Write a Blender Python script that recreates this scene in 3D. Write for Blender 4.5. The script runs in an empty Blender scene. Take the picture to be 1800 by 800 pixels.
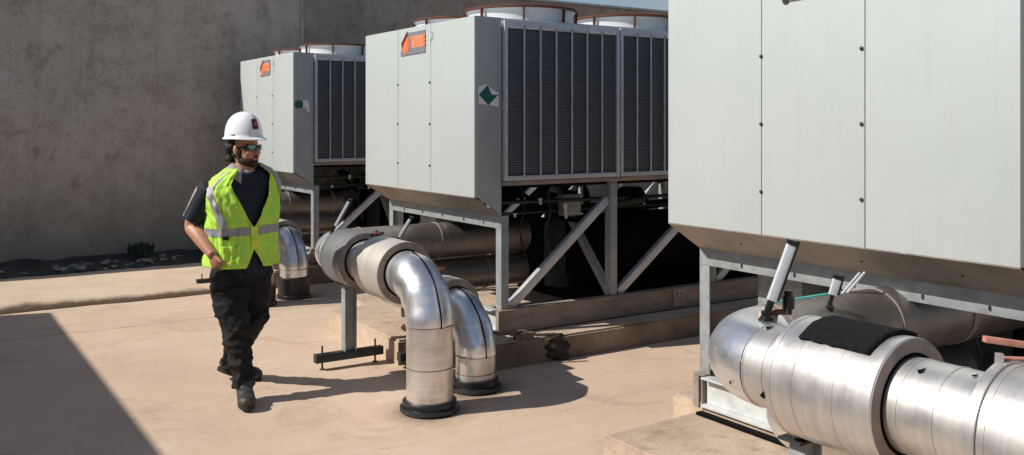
import bpy, bmesh, math, random
from mathutils import Vector, Matrix, noise
random.seed(7)
PI = math.pi
R = math.radians
scene = bpy.context.scene
COL = scene.collection
# world axes: X = along the length of the chillers (u), Y = across them towards the concrete wall (v), Z up
CAM_YAW = R(33.2)
CX, SX = math.cos(CAM_YAW), math.sin(CAM_YAW)

# ------------------------------------------------------------------ materials
def newmat(name):
    m = bpy.data.materials.new(name); m.use_nodes = True
    nt = m.node_tree; nt.nodes.clear()
    out = nt.nodes.new('ShaderNodeOutputMaterial')
    b = nt.nodes.new('ShaderNodeBsdfPrincipled')
    nt.links.new(b.outputs[0], out.inputs[0])
    return m, nt, b

def N(nt, typ, **kw):
    n = nt.nodes.new(typ)
    for k, v in kw.items(): setattr(n, k, v)
    return n

def coords(nt, scale=(1, 1, 1), kind='pos', rot=(0, 0, 0)):
    if kind == 'pos':
        g = N(nt, 'ShaderNodeNewGeometry'); o = g.outputs['Position']
    else:
        g = N(nt, 'ShaderNodeTexCoord'); o = g.outputs['Object']
    mp = N(nt, 'ShaderNodeMapping'); mp.inputs['Scale'].default_value = scale
    mp.inputs['Rotation'].default_value = rot
    nt.links.new(o, mp.inputs['Vector'])
    return mp.outputs[0]

def noise_n(nt, vec, scale, detail=6, rough=.55, dist=0):
    n = N(nt, 'ShaderNodeTexNoise')
    n.inputs['Scale'].default_value = scale; n.inputs['Detail'].default_value = detail
    n.inputs['Roughness'].default_value = rough; n.inputs['Distortion'].default_value = dist
    nt.links.new(vec, n.inputs['Vector'])
    return n.outputs['Fac']

def ramp(nt, fac, stops):
    r = N(nt, 'ShaderNodeValToRGB')
    els = r.color_ramp.elements
    while len(els) < len(stops): els.new(.5)
    for e, (p, c) in zip(els, stops):
        e.position = p; e.color = c if len(c) == 4 else (*c, 1)
    nt.links.new(fac, r.inputs[0])
    return r.outputs[0]

def mix(nt, a, b, fac, mode='MIX'):
    m = N(nt, 'ShaderNodeMix', data_type='RGBA', blend_type=mode)
    for s, v in ((0, fac), (6, a), (7, b)):
        if hasattr(v, 'is_output'): nt.links.new(v, m.inputs[s])
        elif s == 0: m.inputs[0].default_value = v
        else: m.inputs[s].default_value = (*v, 1) if len(v) == 3 else v
    return m.outputs[2]

def math_n(nt, op, a, b=None, clamp=False):
    m = N(nt, 'ShaderNodeMath', operation=op); m.use_clamp = clamp
    for i, v in enumerate((a, b)):
        if v is None: continue
        if hasattr(v, 'is_output'): nt.links.new(v, m.inputs[i])
        else: m.inputs[i].default_value = v
    return m.outputs[0]

def bump(nt, b, h, strength=.3, dist=.01):
    n = N(nt, 'ShaderNodeBump'); n.inputs['Strength'].default_value = strength
    n.inputs['Distance'].default_value = dist
    nt.links.new(h, n.inputs['Height']); nt.links.new(n.outputs[0], b.inputs['Normal'])

g1 = lambda x: (x, x, x)

def mat_simple(name, col, rough=.6, metal=0., var=.25, scale=8, bmp=.0, stretch=(1, 1, 1), spec=None):
    m, nt, b = newmat(name)
    v = coords(nt, stretch)
    f = noise_n(nt, v, scale, 7, .6)
    c = ramp(nt, f, [(.3, tuple(x * (1 - var) for x in col)), (.72, tuple(min(1, x * (1 + var * .6)) for x in col))])
    nt.links.new(c, b.inputs['Base Color'])
    b.inputs['Roughness'].default_value = rough; b.inputs['Metallic'].default_value = metal
    if spec is not None: b.inputs['Specular IOR Level'].default_value = spec
    if bmp: bump(nt, b, f, bmp)
    return m

M = {}
def mats():
    # white painted sheet with faint vertical streaks and grime
    m, nt, b = newmat('white_paint')
    v1 = coords(nt, (1, 1, 1)); v2 = coords(nt, (9, 9, .7))
    f1 = noise_n(nt, v1, 2.2, 6, .6); f2 = noise_n(nt, v2, 2.0, 6, .65)
    f3 = noise_n(nt, v1, 26, 4, .7)
    c = ramp(nt, f1, [(.3, (.450, .497, .492)), (.7, (.474, .518, .514))])
    c = mix(nt, c, (.36, .375, .35), ramp(nt, f2, [(.54, g1(0)), (.84, g1(.36))]))
    c = mix(nt, c, (.30, .27, .22), ramp(nt, f3, [(.70, g1(0)), (.82, g1(.45))]))
    nt.links.new(c, b.inputs['Base Color'])
    b.inputs['Roughness'].default_value = .42
    bump(nt, b, f1, .15, .03)
    M['white'] = m
    M['white_bright'] = mat_simple('white_fan_paint', (.72, .75, .77), .4, .0, .08, 6, .03)
    # shaded grey side sheet (grey-green paint)
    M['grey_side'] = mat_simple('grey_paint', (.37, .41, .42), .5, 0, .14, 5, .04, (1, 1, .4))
    M['galv'] = mat_simple('galvanised_steel', (.32, .35, .365), .45, .15, .25, 14, .05)
    M['galv_light'] = mat_simple('painted_steel', (.60, .63, .62), .45, .1, .2, 12, .05)
    M['frame'] = mat_simple('coil_frame_metal', (.56, .58, .62), .4, .3, .16, 12, .03)
    M['dark_steel'] = mat_simple('dark_steel', (.035, .042, .045), .55, .2, .4, 12, .1)
    M['brownsteel'] = mat_simple('weathered_beam', (.30, .25, .21), .7, .0, .35, 7, .15, (.6, 2, 2))
    M['hood_under'] = mat_simple('hood_underside', (.37, .325, .275), .5, .1, .25, 5, .05)
    M['rubber'] = mat_simple('black_rubber', (.012, .014, .017), .35, 0, .4, 14, .2)
    M['foam'] = mat_simple('black_foam', (.004, .0045, .005), .95, 0, .4, 5, .3, spec=.1)
    M['void'] = mat_simple('underdeck_shade_tint', (.006, .007, .008), .9, 0, .3, 5, spec=.1)  # near-black colour stands in for shade inside the machine
    M['rust'] = mat_simple('rusty_wire', (.13, .045, .025), .8, .1, .5, 40, .2)
    M['red_paint'] = mat_simple('faded_red_paint', (.52, .235, .175), .55, 0, .25, 25, .1)
    M['brass'] = mat_simple('rusty_valve', (.19, .07, .04), .6, .3, .5, 50, .2)
    M['chrome'] = mat_simple('bright_metal', (.72, .75, .80), .3, .15, .1, 30)
    M['screw'] = mat_simple('screw_metal', (.04, .04, .04), .5, .3, .3, 60)
    M['teal'] = mat_simple('teal_tape', (.10, .55, .48), .6, 0, .15, 30)
    M['cloth'] = mat_simple('cream_cloth', (.55, .45, .33), .9, 0, .3, 40, .3)
    M['seam'] = mat_simple('dirty_seam', (.22, .17, .12), .6, .4, .5, 30, .1)
    M['orange_soft'] = mat_simple('orange_letters', (.80, .24, .11), .5, 0, .15, 60)
    M['orange'] = mat_simple('orange_sign', (.80, .19, .07), .5, 0, .15, 60)
    M['peach'] = mat_simple('faded_orange_print', (.86, .36, .20), .5, 0, .15, 60)
    M['darkred'] = mat_simple('dark_red_print', (.14, .02, .015), .5, 0, .3, 60)
    M['signgrey'] = mat_simple('sign_grey', (.22, .22, .25), .5, 0, .15, 30)
    M['green'] = mat_simple('green_print', (.005, .12, .10), .6, 0, .3, 60)
    M['stickerwhite'] = mat_simple('sticker_white', (.78, .82, .80), .6, 0, .08, 40)
    M['stuccolight'] = mat_simple('light_panel', (.5, .5, .48), .7, 0, .12, 3)
    # coil with fine fins
    m, nt, b = newmat('coil_fins')
    v = coords(nt, (1, 1, 1))
    w = N(nt, 'ShaderNodeTexWave', wave_type='BANDS', bands_direction='Z'); w.inputs['Scale'].default_value = 17
    w.inputs['Distortion'].default_value = .25
    nt.links.new(v, w.inputs['Vector'])
    f = noise_n(nt, v, 3, 5)
    f2 = noise_n(nt, v, 60, 3)
    c = ramp(nt, w.outputs['Fac'], [(.25, (.034, .046, .058)), (.8, (.125, .15, .175))])
    c = mix(nt, c, (.05, .052, .056), ramp(nt, f, [(.3, g1(.15)), (.75, g1(.6))]))
    c = mix(nt, c, (.13, .13, .13), ramp(nt, f2, [(.62, g1(0)), (.8, g1(.3))]))
    nt.links.new(c, b.inputs['Base Color']); b.inputs['Roughness'].default_value = .55
    b.inputs['Metallic'].default_value = .2
    bump(nt, b, w.outputs['Fac'], .6, .006)
    M['coil'] = m
    # aluminium cladding: rings of streaks round the pipe; axis = direction of the pipe
    def jacket(name, axis, tint=(.80, .80, .80), dirt=.5, rough=.26, metal=.9, bs=.16):
        m, nt, b = newmat(name)
        s = [1.0, 1.0, 1.0]; s[axis] = 22
        v = coords(nt, tuple(s)); v1 = coords(nt)
        f = noise_n(nt, v, 1.6, 6, .6); f2 = noise_n(nt, v1, 5.5, 8, .65); f3 = noise_n(nt, v1, 1.7, 4, .5)
        c = ramp(nt, f, [(.3, tuple(x * .86 for x in tint)), (.72, tuple(min(1, x * 1.08) for x in tint))])
        c = mix(nt, c, (.40, .29, .20), ramp(nt, f2, [(.53, g1(0)), (.78, g1(dirt))]))
        c = mix(nt, c, (.46, .45, .43), ramp(nt, f3, [(.45, g1(0)), (.75, g1(.3))]))
        nt.links.new(c, b.inputs['Base Color'])
        r = ramp(nt, f2, [(.3, g1(rough)), (.75, g1(rough + .25))])
        nt.links.new(r, b.inputs['Roughness'])
        b.inputs['Metallic'].default_value = metal
        fb = mix(nt, f, f3, .6)
        bump(nt, b, fb, bs, .012)
        return m
    M['jacket_y'] = jacket('aluminium_cladding', 1, (.70, .69, .675), .38, .33, .82, .12)
    M['jacket_x'] = jacket('aluminium_cladding_shade_tint', 0, (.26, .24, .225), .55, .36, .8)  # tint darkened to stand in for the shade under the machines
    M['jacket_z'] = jacket('aluminium_cladding_riser', 2, (.80, .77, .74), .75, .27, .85)
    M['elbow'] = jacket('smooth_elbow_metal', 2, (.86, .88, .93), .06, .24, .90, .012)
    M['sleeve'] = jacket('matt_sleeve', 1, (.62, .59, .54), .3, .45, .55)
    M['sleeve_grey'] = jacket('grey_sleeve', 1, (.22, .23, .24), .3, .40, .5)
    # sleeve end ring
    M['ring'] = mat_simple('sleeve_end_ring', (.33, .275, .245), .6, .2, .25, 16, .1)
    # ground
    m, nt, b = newmat('concrete_ground')
    v = coords(nt); vs = coords(nt, (1, 1, 1), 'pos', (0, 0, R(33.2)))
    mp = N(nt, 'ShaderNodeMapping'); mp.inputs['Scale'].default_value = (.35, 1.6, 1)
    mp.inputs['Rotation'].default_value = (0, 0, R(18))
    nt.links.new(v, mp.inputs['Vector'])
    a = noise_n(nt, v, .55, 7, .6); d = noise_n(nt, mp.outputs[0], 2.4, 8, .62, .5); e = noise_n(nt, v, 55, 4, .7); k = noise_n(nt, v, 4.5, 8, .7)
    c = ramp(nt, a, [(.3, (.50, .378, .282)), (.5, (.585, .445, .335)), (.72, (.63, .495, .385))])
    c = mix(nt, c, (.47, .35, .262), ramp(nt, d, [(.5, g1(0)), (.72, g1(.5))]))
    c = mix(nt, c, (.68, .565, .465), ramp(nt, k, [(.55, g1(0)), (.78, g1(.5))]))
    c = mix(nt, c, (.22, .16, .12), ramp(nt, k, [(.26, g1(.5)), (.38, g1(0))]))
    c = mix(nt, c, (.26, .2, .15), ramp(nt, e, [(.25, g1(.5)), (.42, g1(0))]))
    # meandering hairline joint at v = 8.5 and one crack
    sp = N(nt, 'ShaderNodeSeparateXYZ'); nt.links.new(v, sp.inputs[0])
    wob = noise_n(nt, v, 1.6, 6, .6)
    for pos, amp, th, st in ((8.52, .28, .012, .55), (4.6, .5, .006, .3)):
        y = math_n(nt, 'ADD', sp.outputs['Y'], math_n(nt, 'MULTIPLY', math_n(nt, 'SUBTRACT', wob, .5), amp))
        dd = math_n(nt, 'ABSOLUTE', math_n(nt, 'SUBTRACT', y, pos))
        ln = math_n(nt, 'MULTIPLY', math_n(nt, 'LESS_THAN', dd, th), st)
        c = mix(nt, c, (.2, .14, .1), ln)
    big = noise_n(nt, v, 1.5, 10, .72, .8)
    c = mix(nt, c, (.40, .29, .21), ramp(nt, big, [(.54, g1(0)), (.60, g1(.38)), (.75, g1(.6))]))
    c = mix(nt, c, (.70, .60, .50), ramp(nt, big, [(.30, g1(.45)), (.40, g1(0))]))
    spk = noise_n(nt, v, 22, 3, .6)
    c = mix(nt, c, (.20, .14, .10), ramp(nt, spk, [(.70, g1(0)), (.76, g1(.6))]))
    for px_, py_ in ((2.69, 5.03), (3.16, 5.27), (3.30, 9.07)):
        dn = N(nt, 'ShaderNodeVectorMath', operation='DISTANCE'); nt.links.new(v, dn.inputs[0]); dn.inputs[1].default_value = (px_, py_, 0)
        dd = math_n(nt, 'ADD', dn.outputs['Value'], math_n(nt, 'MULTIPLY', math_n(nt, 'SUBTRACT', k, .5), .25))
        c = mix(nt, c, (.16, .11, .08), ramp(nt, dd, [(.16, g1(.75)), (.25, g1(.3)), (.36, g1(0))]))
    nt.links.new(c, b.inputs['Base Color']); b.inputs['Roughness'].default_value = .88
    hb = mix(nt, e, k, .5); bump(nt, b, hb, .28, .012)
    M['ground'] = m
    # plinth concrete
    m, nt, b = newmat('plinth_concrete')
    v = coords(nt); a = noise_n(nt, v, 2.5, 8, .65); e = noise_n(nt, v, 40, 5, .7); st = noise_n(nt, coords(nt, (4, 4, .8)), 2, 6, .6)
    c = ramp(nt, a, [(.28, (.34, .255, .185)), (.5, (.50, .39, .295)), (.72, (.60, .49, .385))])
    c = mix(nt, c, (.16, .11, .08), ramp(nt, st, [(.56, g1(0)), (.8, g1(.65))]))
    c = mix(nt, c, (.2, .15, .11), ramp(nt, e, [(.28, g1(.55)), (.42, g1(0))]))
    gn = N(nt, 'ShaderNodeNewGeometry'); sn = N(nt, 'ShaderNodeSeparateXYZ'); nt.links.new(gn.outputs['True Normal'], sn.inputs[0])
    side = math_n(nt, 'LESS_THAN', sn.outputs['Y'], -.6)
    c = mix(nt, c, (.11, .088, .062), math_n(nt, 'MULTIPLY', side, ramp(nt, a, [(.3, g1(.92)), (.7, g1(.55))])))  # shade painted in: faces towards -Y get a darker colour
    nt.links.new(c, b.inputs['Base Color']); b.inputs['Roughness'].default_value = .9
    bump(nt, b, mix(nt, a, e, .5), .5, .02)
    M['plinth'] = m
    # ledge at the wall: sand coloured, brown dirt washed against its foot
    m, nt, b = newmat('ledge_concrete')
    v = coords(nt); a = noise_n(nt, v, 1.6, 8, .65); e = noise_n(nt, v, 30, 5, .7)
    c = ramp(nt, a, [(.3, (.52, .40, .30)), (.7, (.66, .53, .41))])
    sp = N(nt, 'ShaderNodeSeparateXYZ'); nt.links.new(v, sp.inputs[0])
    zz = math_n(nt, 'ADD', sp.outputs['Z'], math_n(nt, 'MULTIPLY', math_n(nt, 'SUBTRACT', a, .5), .12))
    c = mix(nt, c, (.10, .058, .032), ramp(nt, zz, [(.035, g1(.92)), (.062, g1(0))]))
    nt.links.new(c, b.inputs['Base Color']); b.inputs['Roughness'].default_value = .9
    bump(nt, b, mix(nt, a, e, .4), .5, .02)
    M['ledge'] = m
    # wall
    def wall(name, k):
        m, nt, b = newmat(name)
        v = coords(nt); vv = coords(nt, (1, 1, .55))
        a = noise_n(nt, v, .7, 8, .62); d = noise_n(nt, v, 4.5, 9, .72, .4); e = noise_n(nt, v, 34, 5, .75); st = noise_n(nt, vv, 1.5, 7, .62)
        T = lambda c: tuple(x * k for x in c)
        c = ramp(nt, a, [(.28, T((.315, .265, .225))), (.5, T((.40, .345, .30))), (.72, T((.445, .40, .36)))])
        c = mix(nt, c, T((.47, .45, .42)), ramp(nt, d, [(.5, g1(0)), (.68, g1(.6))]))
        c = mix(nt, c, T((.17, .145, .12)), ramp(nt, d, [(.32, g1(.6)), (.48, g1(0))]))
        c = mix(nt, c, T((.14, .12, .10)), ramp(nt, noise_n(nt, coords(nt, (5, 5, .25)), 1.1, 6, .6), [(.56, g1(0)), (.78, g1(.4))]))
        c = mix(nt, c, T((.21, .18, .155)), ramp(nt, st, [(.5, g1(0)), (.75, g1(.5))]))
        c = mix(nt, c, T((.13, .11, .095)), ramp(nt, e, [(.30, g1(.7)), (.46, g1(0))]))
        sp = N(nt, 'ShaderNodeSeparateXYZ'); nt.links.new(v, sp.inputs[0])
        zz = math_n(nt, 'ADD', sp.outputs['Z'], math_n(nt, 'MULTIPLY', math_n(nt, 'SUBTRACT', st, .5), 2.6))
        c = mix(nt, c, T((.17, .175, .16)), ramp(nt, math_n(nt, 'MULTIPLY', zz, .5), [(.12, g1(.6)), (.7, g1(0))]))
        nt.links.new(c, b.inputs['Base Color']); b.inputs['Roughness'].default_value = .92
        bump(nt, b, mix(nt, d, e, .5), .6, .03)
        return m
    M['wall_a'] = wall('wall_concrete', 1.16); M['wall_b'] = wall('wall_concrete_brown', .82)
    M['bitumen'] = mat_simple('bitumen', (.03, .034, .035), .45, 0, .5, 9, .5)
    M['tar'] = mat_simple('tar', (.02, .017, .015), .7, 0, .5, 20, .5)
    M['rubble'] = mat_simple('pale_debris', (.22, .235, .24), .8, 0, .4, 20, .5)
    # people
    M['skin'] = mat_simple('skin', (.50, .245, .155), .5, 0, .14, 18, .06)
    M['skin'].node_tree.nodes['Principled BSDF'].inputs['Subsurface Weight'].default_value = .08
    M['skin'].node_tree.nodes['Principled BSDF'].inputs['Subsurface Radius'].default_value = (.02, .008, .004)
    M['vest'] = mat_simple('hi_vis_fabric', (.50, .84, .085), .75, 0, .10, 26, .12)
    M['vest_edge'] = mat_simple('hi_vis_binding', (.72, .86, .06), .7, 0, .08, 26)
    M['tape'] = mat_simple('reflective_tape', (.34, .325, .34), .55, .1, .1, 60, .05)
    M['navy'] = mat_simple('navy_fabric', (.012, .018, .030), .85, 0, .3, 26, .2)
    M['collar'] = mat_simple('grey_fabric', (.40, .37, .40), .85, 0, .15, 40, .2)
    M['tee'] = mat_simple('white_cotton', (.7, .7, .74), .9, 0, .1, 40, .2)
    M['trouser'] = mat_simple('black_trouser_fabric', (.010, .0105, .012), .82, 0, .5, 14, .35, spec=.35)
    M['boot'] = mat_simple('worn_black_leather', (.040, .037, .036), .55, 0, .4, 24, .3)
    M['sole'] = mat_simple('black_sole', (.012, .012, .012), .7, 0, .3, 20)
    M['hat'] = mat_simple('white_plastic', (.86, .86, .90), .22, 0, .03, 10)
    M['maroon'] = mat_simple('maroon_print', (.10, .010, .022), .5, 0, .2, 60)
    M['pinkprint'] = mat_simple('pale_pink_print', (.42, .16, .20), .5, 0, .2, 60)
    M['hair'] = mat_simple('black_hair', (.010, .008, .008), .6, 0, .5, 60, .6)
    M['beard'] = mat_simple('dark_beard', (.045, .022, .014), .8, 0, .5, 120, .7)
    M['lens'] = mat_simple('mirrored_lens', (.16, .27, .33), .08, .9, .25, 30)
    M['frame_black'] = mat_simple('black_plastic', (.01, .01, .01), .3, 0, .1, 20)
    M['lip'] = mat_simple('lip', (.36, .12, .10), .5, 0, .1, 30)
    M['plantgreen'] = mat_simple('weed_green', (.03, .055, .03), .7, 0, .4, 20)
mats()

# ------------------------------------------------------------------ object helpers
def link(o, parent=None):
    COL.objects.link(o)
    if parent: o.parent = parent
    return o

def tag(o, label=None, cat=None, group=None, kind=None):
    if label: o['label'] = label
    if cat: o['category'] = cat
    if group: o['group'] = group
    if kind: o['kind'] = kind
    return o

def empty(name, loc, rz=0):
    o = bpy.data.objects.new(name, None); o.location = loc; o.rotation_euler = (0, 0, rz)
    o.empty_display_size = .2
    return link(o)

def build(name, bm, mat, parent=None, smooth=True, ang=38):
    me = bpy.data.meshes.new(name)
    bmesh.ops.recalc_face_normals(bm, faces=bm.faces)
    bm.to_mesh(me); bm.free()
    ms = mat if isinstance(mat, (list, tuple)) else [mat]
    for m in ms: me.materials.append(m)
    if smooth:
        for p in me.polygons: p.use_smooth = True
        me.set_sharp_from_angle(angle=R(ang))
    return link(bpy.data.objects.new(name, me), parent)

def box(bm, x0, x1, y0, y1, z0, z1, bev=.0, mi=0):
    vs = [bm.verts.new((x, y, z)) for z in (z0, z1) for y in (y0, y1) for x in (x0, x1)]
    fs = [bm.faces.new([vs[i] for i in f]) for f in ((0, 2, 3, 1), (4, 5, 7, 6), (0, 1, 5, 4), (2, 6, 7, 3), (0, 4, 6, 2), (1, 3, 7, 5))]
    for f in fs: f.material_index = mi
    if bev:
        es = set(e for f in fs for e in f.edges)
        r = bmesh.ops.bevel(bm, geom=list(es), offset=bev, segments=2, affect='EDGES', profile=.6)
        for f in r['faces']: f.material_index = mi
    return bm

def obox(bm, p0, p1, w, h, up=Vector((0, 0, 1)), bev=.002, mi=0):
    """bar of section w x h from p0 to p1"""
    p0, p1 = Vector(p0), Vector(p1); d = (p1 - p0); L = d.length; d.normalize()
    s = d.cross(up)
    if s.length < 1e-4: s = d.cross(Vector((1, 0, 0)))
    s.normalize(); t = s.cross(d).normalized()
    n0 = len(bm.verts)
    tmp = bmesh.new(); box(tmp, 0, L, -w / 2, w / 2, -h / 2, h / 2, bev, mi)
    mt = Matrix((( d.x, s.x, t.x, p0.x), (d.y, s.y, t.y, p0.y), (d.z, s.z, t.z, p0.z), (0, 0, 0, 1)))
    bmesh.ops.transform(tmp, matrix=mt, verts=tmp.verts)
    me = bpy.data.meshes.new('t'); tmp.to_mesh(me); tmp.free(); bm.from_mesh(me); bpy.data.meshes.remove(me)
    return bm

def angle_bar(bm, p0, p1, w, th, sdir, tdir):
    """L-section bar; flanges along sdir and tdir"""
    p0, p1 = Vector(p0), Vector(p1); s = Vector(sdir); t = Vector(tdir)
    prof = [(0, 0), (w, 0), (w, th), (th, th), (th, w), (0, w)]
    r0 = [bm.verts.new(p0 + s * a + t * b) for a, b in prof]
    r1 = [bm.verts.new(p1 + s * a + t * b) for a, b in prof]
    n = len(prof)
    for i in range(n): bm.faces.new((r0[i], r0[(i + 1) % n], r1[(i + 1) % n], r1[i]))
    bm.faces.new(r0[::-1]); bm.faces.new(r1)

def rings(bm, rs, closed_ends=True, mi=0, cyc=True):
    prev = None; first = None
    for ring in rs:
        cur = [bm.verts.new(p) for p in ring]
        if prev:
            n = len(cur)
            for i in range(n if cyc else n - 1):
                f = bm.faces.new((prev[i], prev[(i + 1) % n], cur[(i + 1) % n], cur[i])); f.material_index = mi
        else: first = cur
        prev = cur
    if closed_ends:
        bm.faces.new(first[::-1]).material_index = mi; bm.faces.new(prev).material_index = mi

def sweep(bm, path, rad, n=40, caps=True, mi=0, wob=0.):
    """round tube through path points with radius per point"""
    P = [Vector(p) for p in path]
    if not isinstance(rad, (list, tuple)): rad = [rad] * len(P)
    t0 = (P[1] - P[0]).normalized()
    up = Vector((0, 0, 1)) if abs(t0.z) < .9 else Vector((1, 0, 0))
    s = t0.cross(up).normalized(); rs = []
    for i, p in enumerate(P):
        a = P[i - 1] if i else p; b = P[i + 1] if i < len(P) - 1 else p
        t = (b - a).normalized() if (b - a).length > 1e-9 else t0
        s = (s - t * s.dot(t)).normalized(); q = t.cross(s)
        ring = []
        for k in range(n):
            an = 2 * PI * k / n; r = rad[i]
            pt = p + (s * math.cos(an) + q * math.sin(an)) * r
            if wob:
                pt += (s * math.cos(an) + q * math.sin(an)) * wob * noise.noise(pt * 7)
            ring.append(pt)
        rs.append(ring)
    rings(bm, rs, caps, mi)
    return bm

def lathe(bm, p, axis, prof, n=44, mi=0):
    """prof: (distance along axis, radius) open polyline around axis through p"""
    p = Vector(p); ax = Vector(axis).normalized()
    up = Vector((0, 0, 1)) if abs(ax.z) < .9 else Vector((1, 0, 0))
    s = ax.cross(up).normalized(); q = ax.cross(s)
    rs = [[p + ax * d + (s * math.cos(2 * PI * k / n) + q * math.sin(2 * PI * k / n)) * max(r, 1e-4) for k in range(n)] for d, r in prof]
    rings(bm, rs, True, mi)
    return bm

def dup(root, loc, skip=()):
    r = root.copy(); COL.objects.link(r); r.location = loc
    def rec(src, dst):
        for ch in list(src.children):
            if ch.name.split('.')[0] in skip: continue
            c = ch.copy(); COL.objects.link(c); c.parent = dst
            rec(ch, c)
    rec(root, r)
    return r

def arc(c, r, a0, a1, e1, e2, n=16):
    c, e1, e2 = Vector(c), Vector(e1), Vector(e2)
    return [c + e1 * r * math.cos(a0 + (a1 - a0) * i / n) + e2 * r * math.sin(a0 + (a1 - a0) * i / n) for i in range(n + 1)]

# ------------------------------------------------------------------ camera, light, sky
cam_d = bpy.data.cameras.new('camera'); cam = bpy.data.objects.new('camera', cam_d); link(cam)
cam.location = (0, 0, 1.75); cam.rotation_euler = (R(90), 0, -CAM_YAW)
cam_d.sensor_width = 36; cam_d.lens = 36 * 1635 / 1800; cam_d.shift_y = -182 / 1800
cam_d.clip_end = 3000; cam_d.clip_start = .05
scene.camera = cam

EL = R(40)
S = Vector((-.965 * math.cos(EL), .262 * math.cos(EL), math.sin(EL)))
sun_d = bpy.data.lights.new('sun', 'SUN'); sun_d.energy = 4.4; sun_d.angle = R(.5); sun_d.color = (1, .93, .84)
sun = bpy.data.objects.new('sun', sun_d); link(sun)
sun.rotation_euler = S.to_track_quat('Z', 'Y').to_euler(); sun.location = S * 30

w = bpy.data.worlds.new('World'); scene.world = w; w.use_nodes = True
nt = w.node_tree; nt.nodes.clear()
out = N(nt, 'ShaderNodeOutputWorld'); bg = N(nt, 'ShaderNodeBackground')
sky = N(nt, 'ShaderNodeTexSky', sky_type='NISHITA'); sky.sun_disc = False
sky.sun_elevation = EL; sky.sun_rotation = math.atan2(S.x, S.y) % (2 * PI)
sky.air_density = 1.0; sky.dust_density = .6; sky.ozone_density = 1.2
tc = N(nt, 'ShaderNodeTexCoord'); mp = N(nt, 'ShaderNodeMapping'); mp.inputs['Scale'].default_value = (1, 1, 2.6)
mp.inputs['Location'].default_value = (.3, 1.4, .2)
nt.links.new(tc.outputs['Generated'], mp.inputs[0])
cf = noise_n(nt, mp.outputs[0], 2.3, 8, .58, .3)
cm = ramp(nt, cf, [(.50, g1(0)), (.68, g1(.75))])
cc = mix(nt, sky.outputs[0], (5.5, 5.6, 6.0), cm)
nt.links.new(cc, bg.inputs[0]); bg.inputs[1].default_value = .07
nt.links.new(bg.outputs[0], out.inputs[0])
scene.view_settings.view_transform = 'Standard'; scene.view_settings.look = 'None'
scene.view_settings.exposure = .2; scene.view_settings.gamma = 1
scene.render.engine = 'CYCLES'

# ------------------------------------------------------------------ setting
bm = bmesh.new()
nx = 60
xs = sorted(set([-400, -150, -60, -25] + [-12 + i * .5 for i in range(0, 65)] + [60, 150, 400]))
vv = [[bm.verts.new((x, y, 0)) for x in xs] for y in xs]
for i in range(len(xs) - 1):
    for j in range(len(xs) - 1): bm.faces.new((vv[i][j], vv[i][j + 1], vv[i + 1][j + 1], vv[i + 1][j]))
g = build('ground', bm, M['ground'], smooth=False); tag(g, kind='structure')

# raised ledge along the wall foot, rounded uneven front
bm = bmesh.new(); prev = None
for i in range(0, 130):
    u = -14 + i * .16
    if u > 3.3: break
    f = 9.72 - max(0, (1.6 - u)) * .06 + .06 * noise.noise(Vector((u * .7, 0, 0))) + .03 * noise.noise(Vector((u * 3, 2, 0)))
    h = .085 + .012 * noise.noise(Vector((u * .9, 5, 0)))
    if f > 9.95: f = 9.95 + .03 * noise.noise(Vector((u, 1, 1)))
    prof = [(f, -.02), (f + .015, .018), (f + .07, .05), (f + .18, h * .85), (f + .4, h), (f + 1.0, h + .005), (f + 1.6, h), (12.4, h)]
    cur = [bm.verts.new((u, y, z)) for y, z in prof]
    if prev:
        for k in range(len(prof) - 1): bm.faces.new((prev[k], prev[k + 1], cur[k + 1], cur[k]))
    prev = cur
tag(build('ledge', bm, M['ledge'], ang=80), kind='structure')

# concrete wall: two panels with a bright joint
wall = empty('concrete_wall', (4.6, 12.3, 0))
tag(wall, 'tall weathered grey brown concrete wall standing behind the machines', 'wall')
bm = bmesh.new(); box(bm, -20, -.012, 0, .3, -.1, 3.72, .01); build('wall_panel', bm, M['wall_a'], wall, False)
bm = bmesh.new(); box(bm, .012, 40, .0, .3, -.1, 3.72, .01); build('wall_panel', bm, M['wall_b'], wall, False)
bm = bmesh.new(); box(bm, -.03, .014, -.012, .0, 0, 3.70, .002); build('joint_strip', bm, M['galv'], wall, False)
bm = bmesh.new(); box(bm, -20, 40, -.03, .33, 3.722, 3.76, .006); build('coping', bm, M['galv'], wall, False)

# crumpled bitumen upstand at the wall foot
bm = bmesh.new(); prev = None
for i in range(0, 520):
    u = -14 + i * .034
    if u > 3.6: break
    q = lambda a, s, k=0: a * noise.noise(Vector((u * s, k, 3.1)))
    y0 = 11.22 + q(.16, 1.1) + q(.08, 5) + max(0, (u + 4) * .03)
    z0 = .083
    pr = [(y0, z0 - .01), (y0 + .02, z0 + .035 + q(.03, 8)), (y0 + .12 + q(.05, 6, 4), z0 + .05 + q(.045, 6, 2)), (y0 + .3 + q(.08, 5, 5), z0 + .03 + q(.05, 7, 6)),
          (12.05 + q(.05, 4, 9), z0 + .04 + q(.04, 6, 7)), (12.29, z0 + .06 + q(.04, 3, 8))]
    cur = [bm.verts.new((u, y, max(z, .07))) for y, z in pr]
    if prev:
        for k in range(len(pr) - 1): bm.faces.new((prev[k], prev[k + 1], cur[k + 1], cur[k]))
    prev = cur
tag(build('roofing_membrane', bm, M['bitumen'], smooth=False), 'crumpled black bitumen sheet along the foot of the concrete wall', 'roofing sheet')
bm = bmesh.new()
rnd = random.Random(3)
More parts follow.
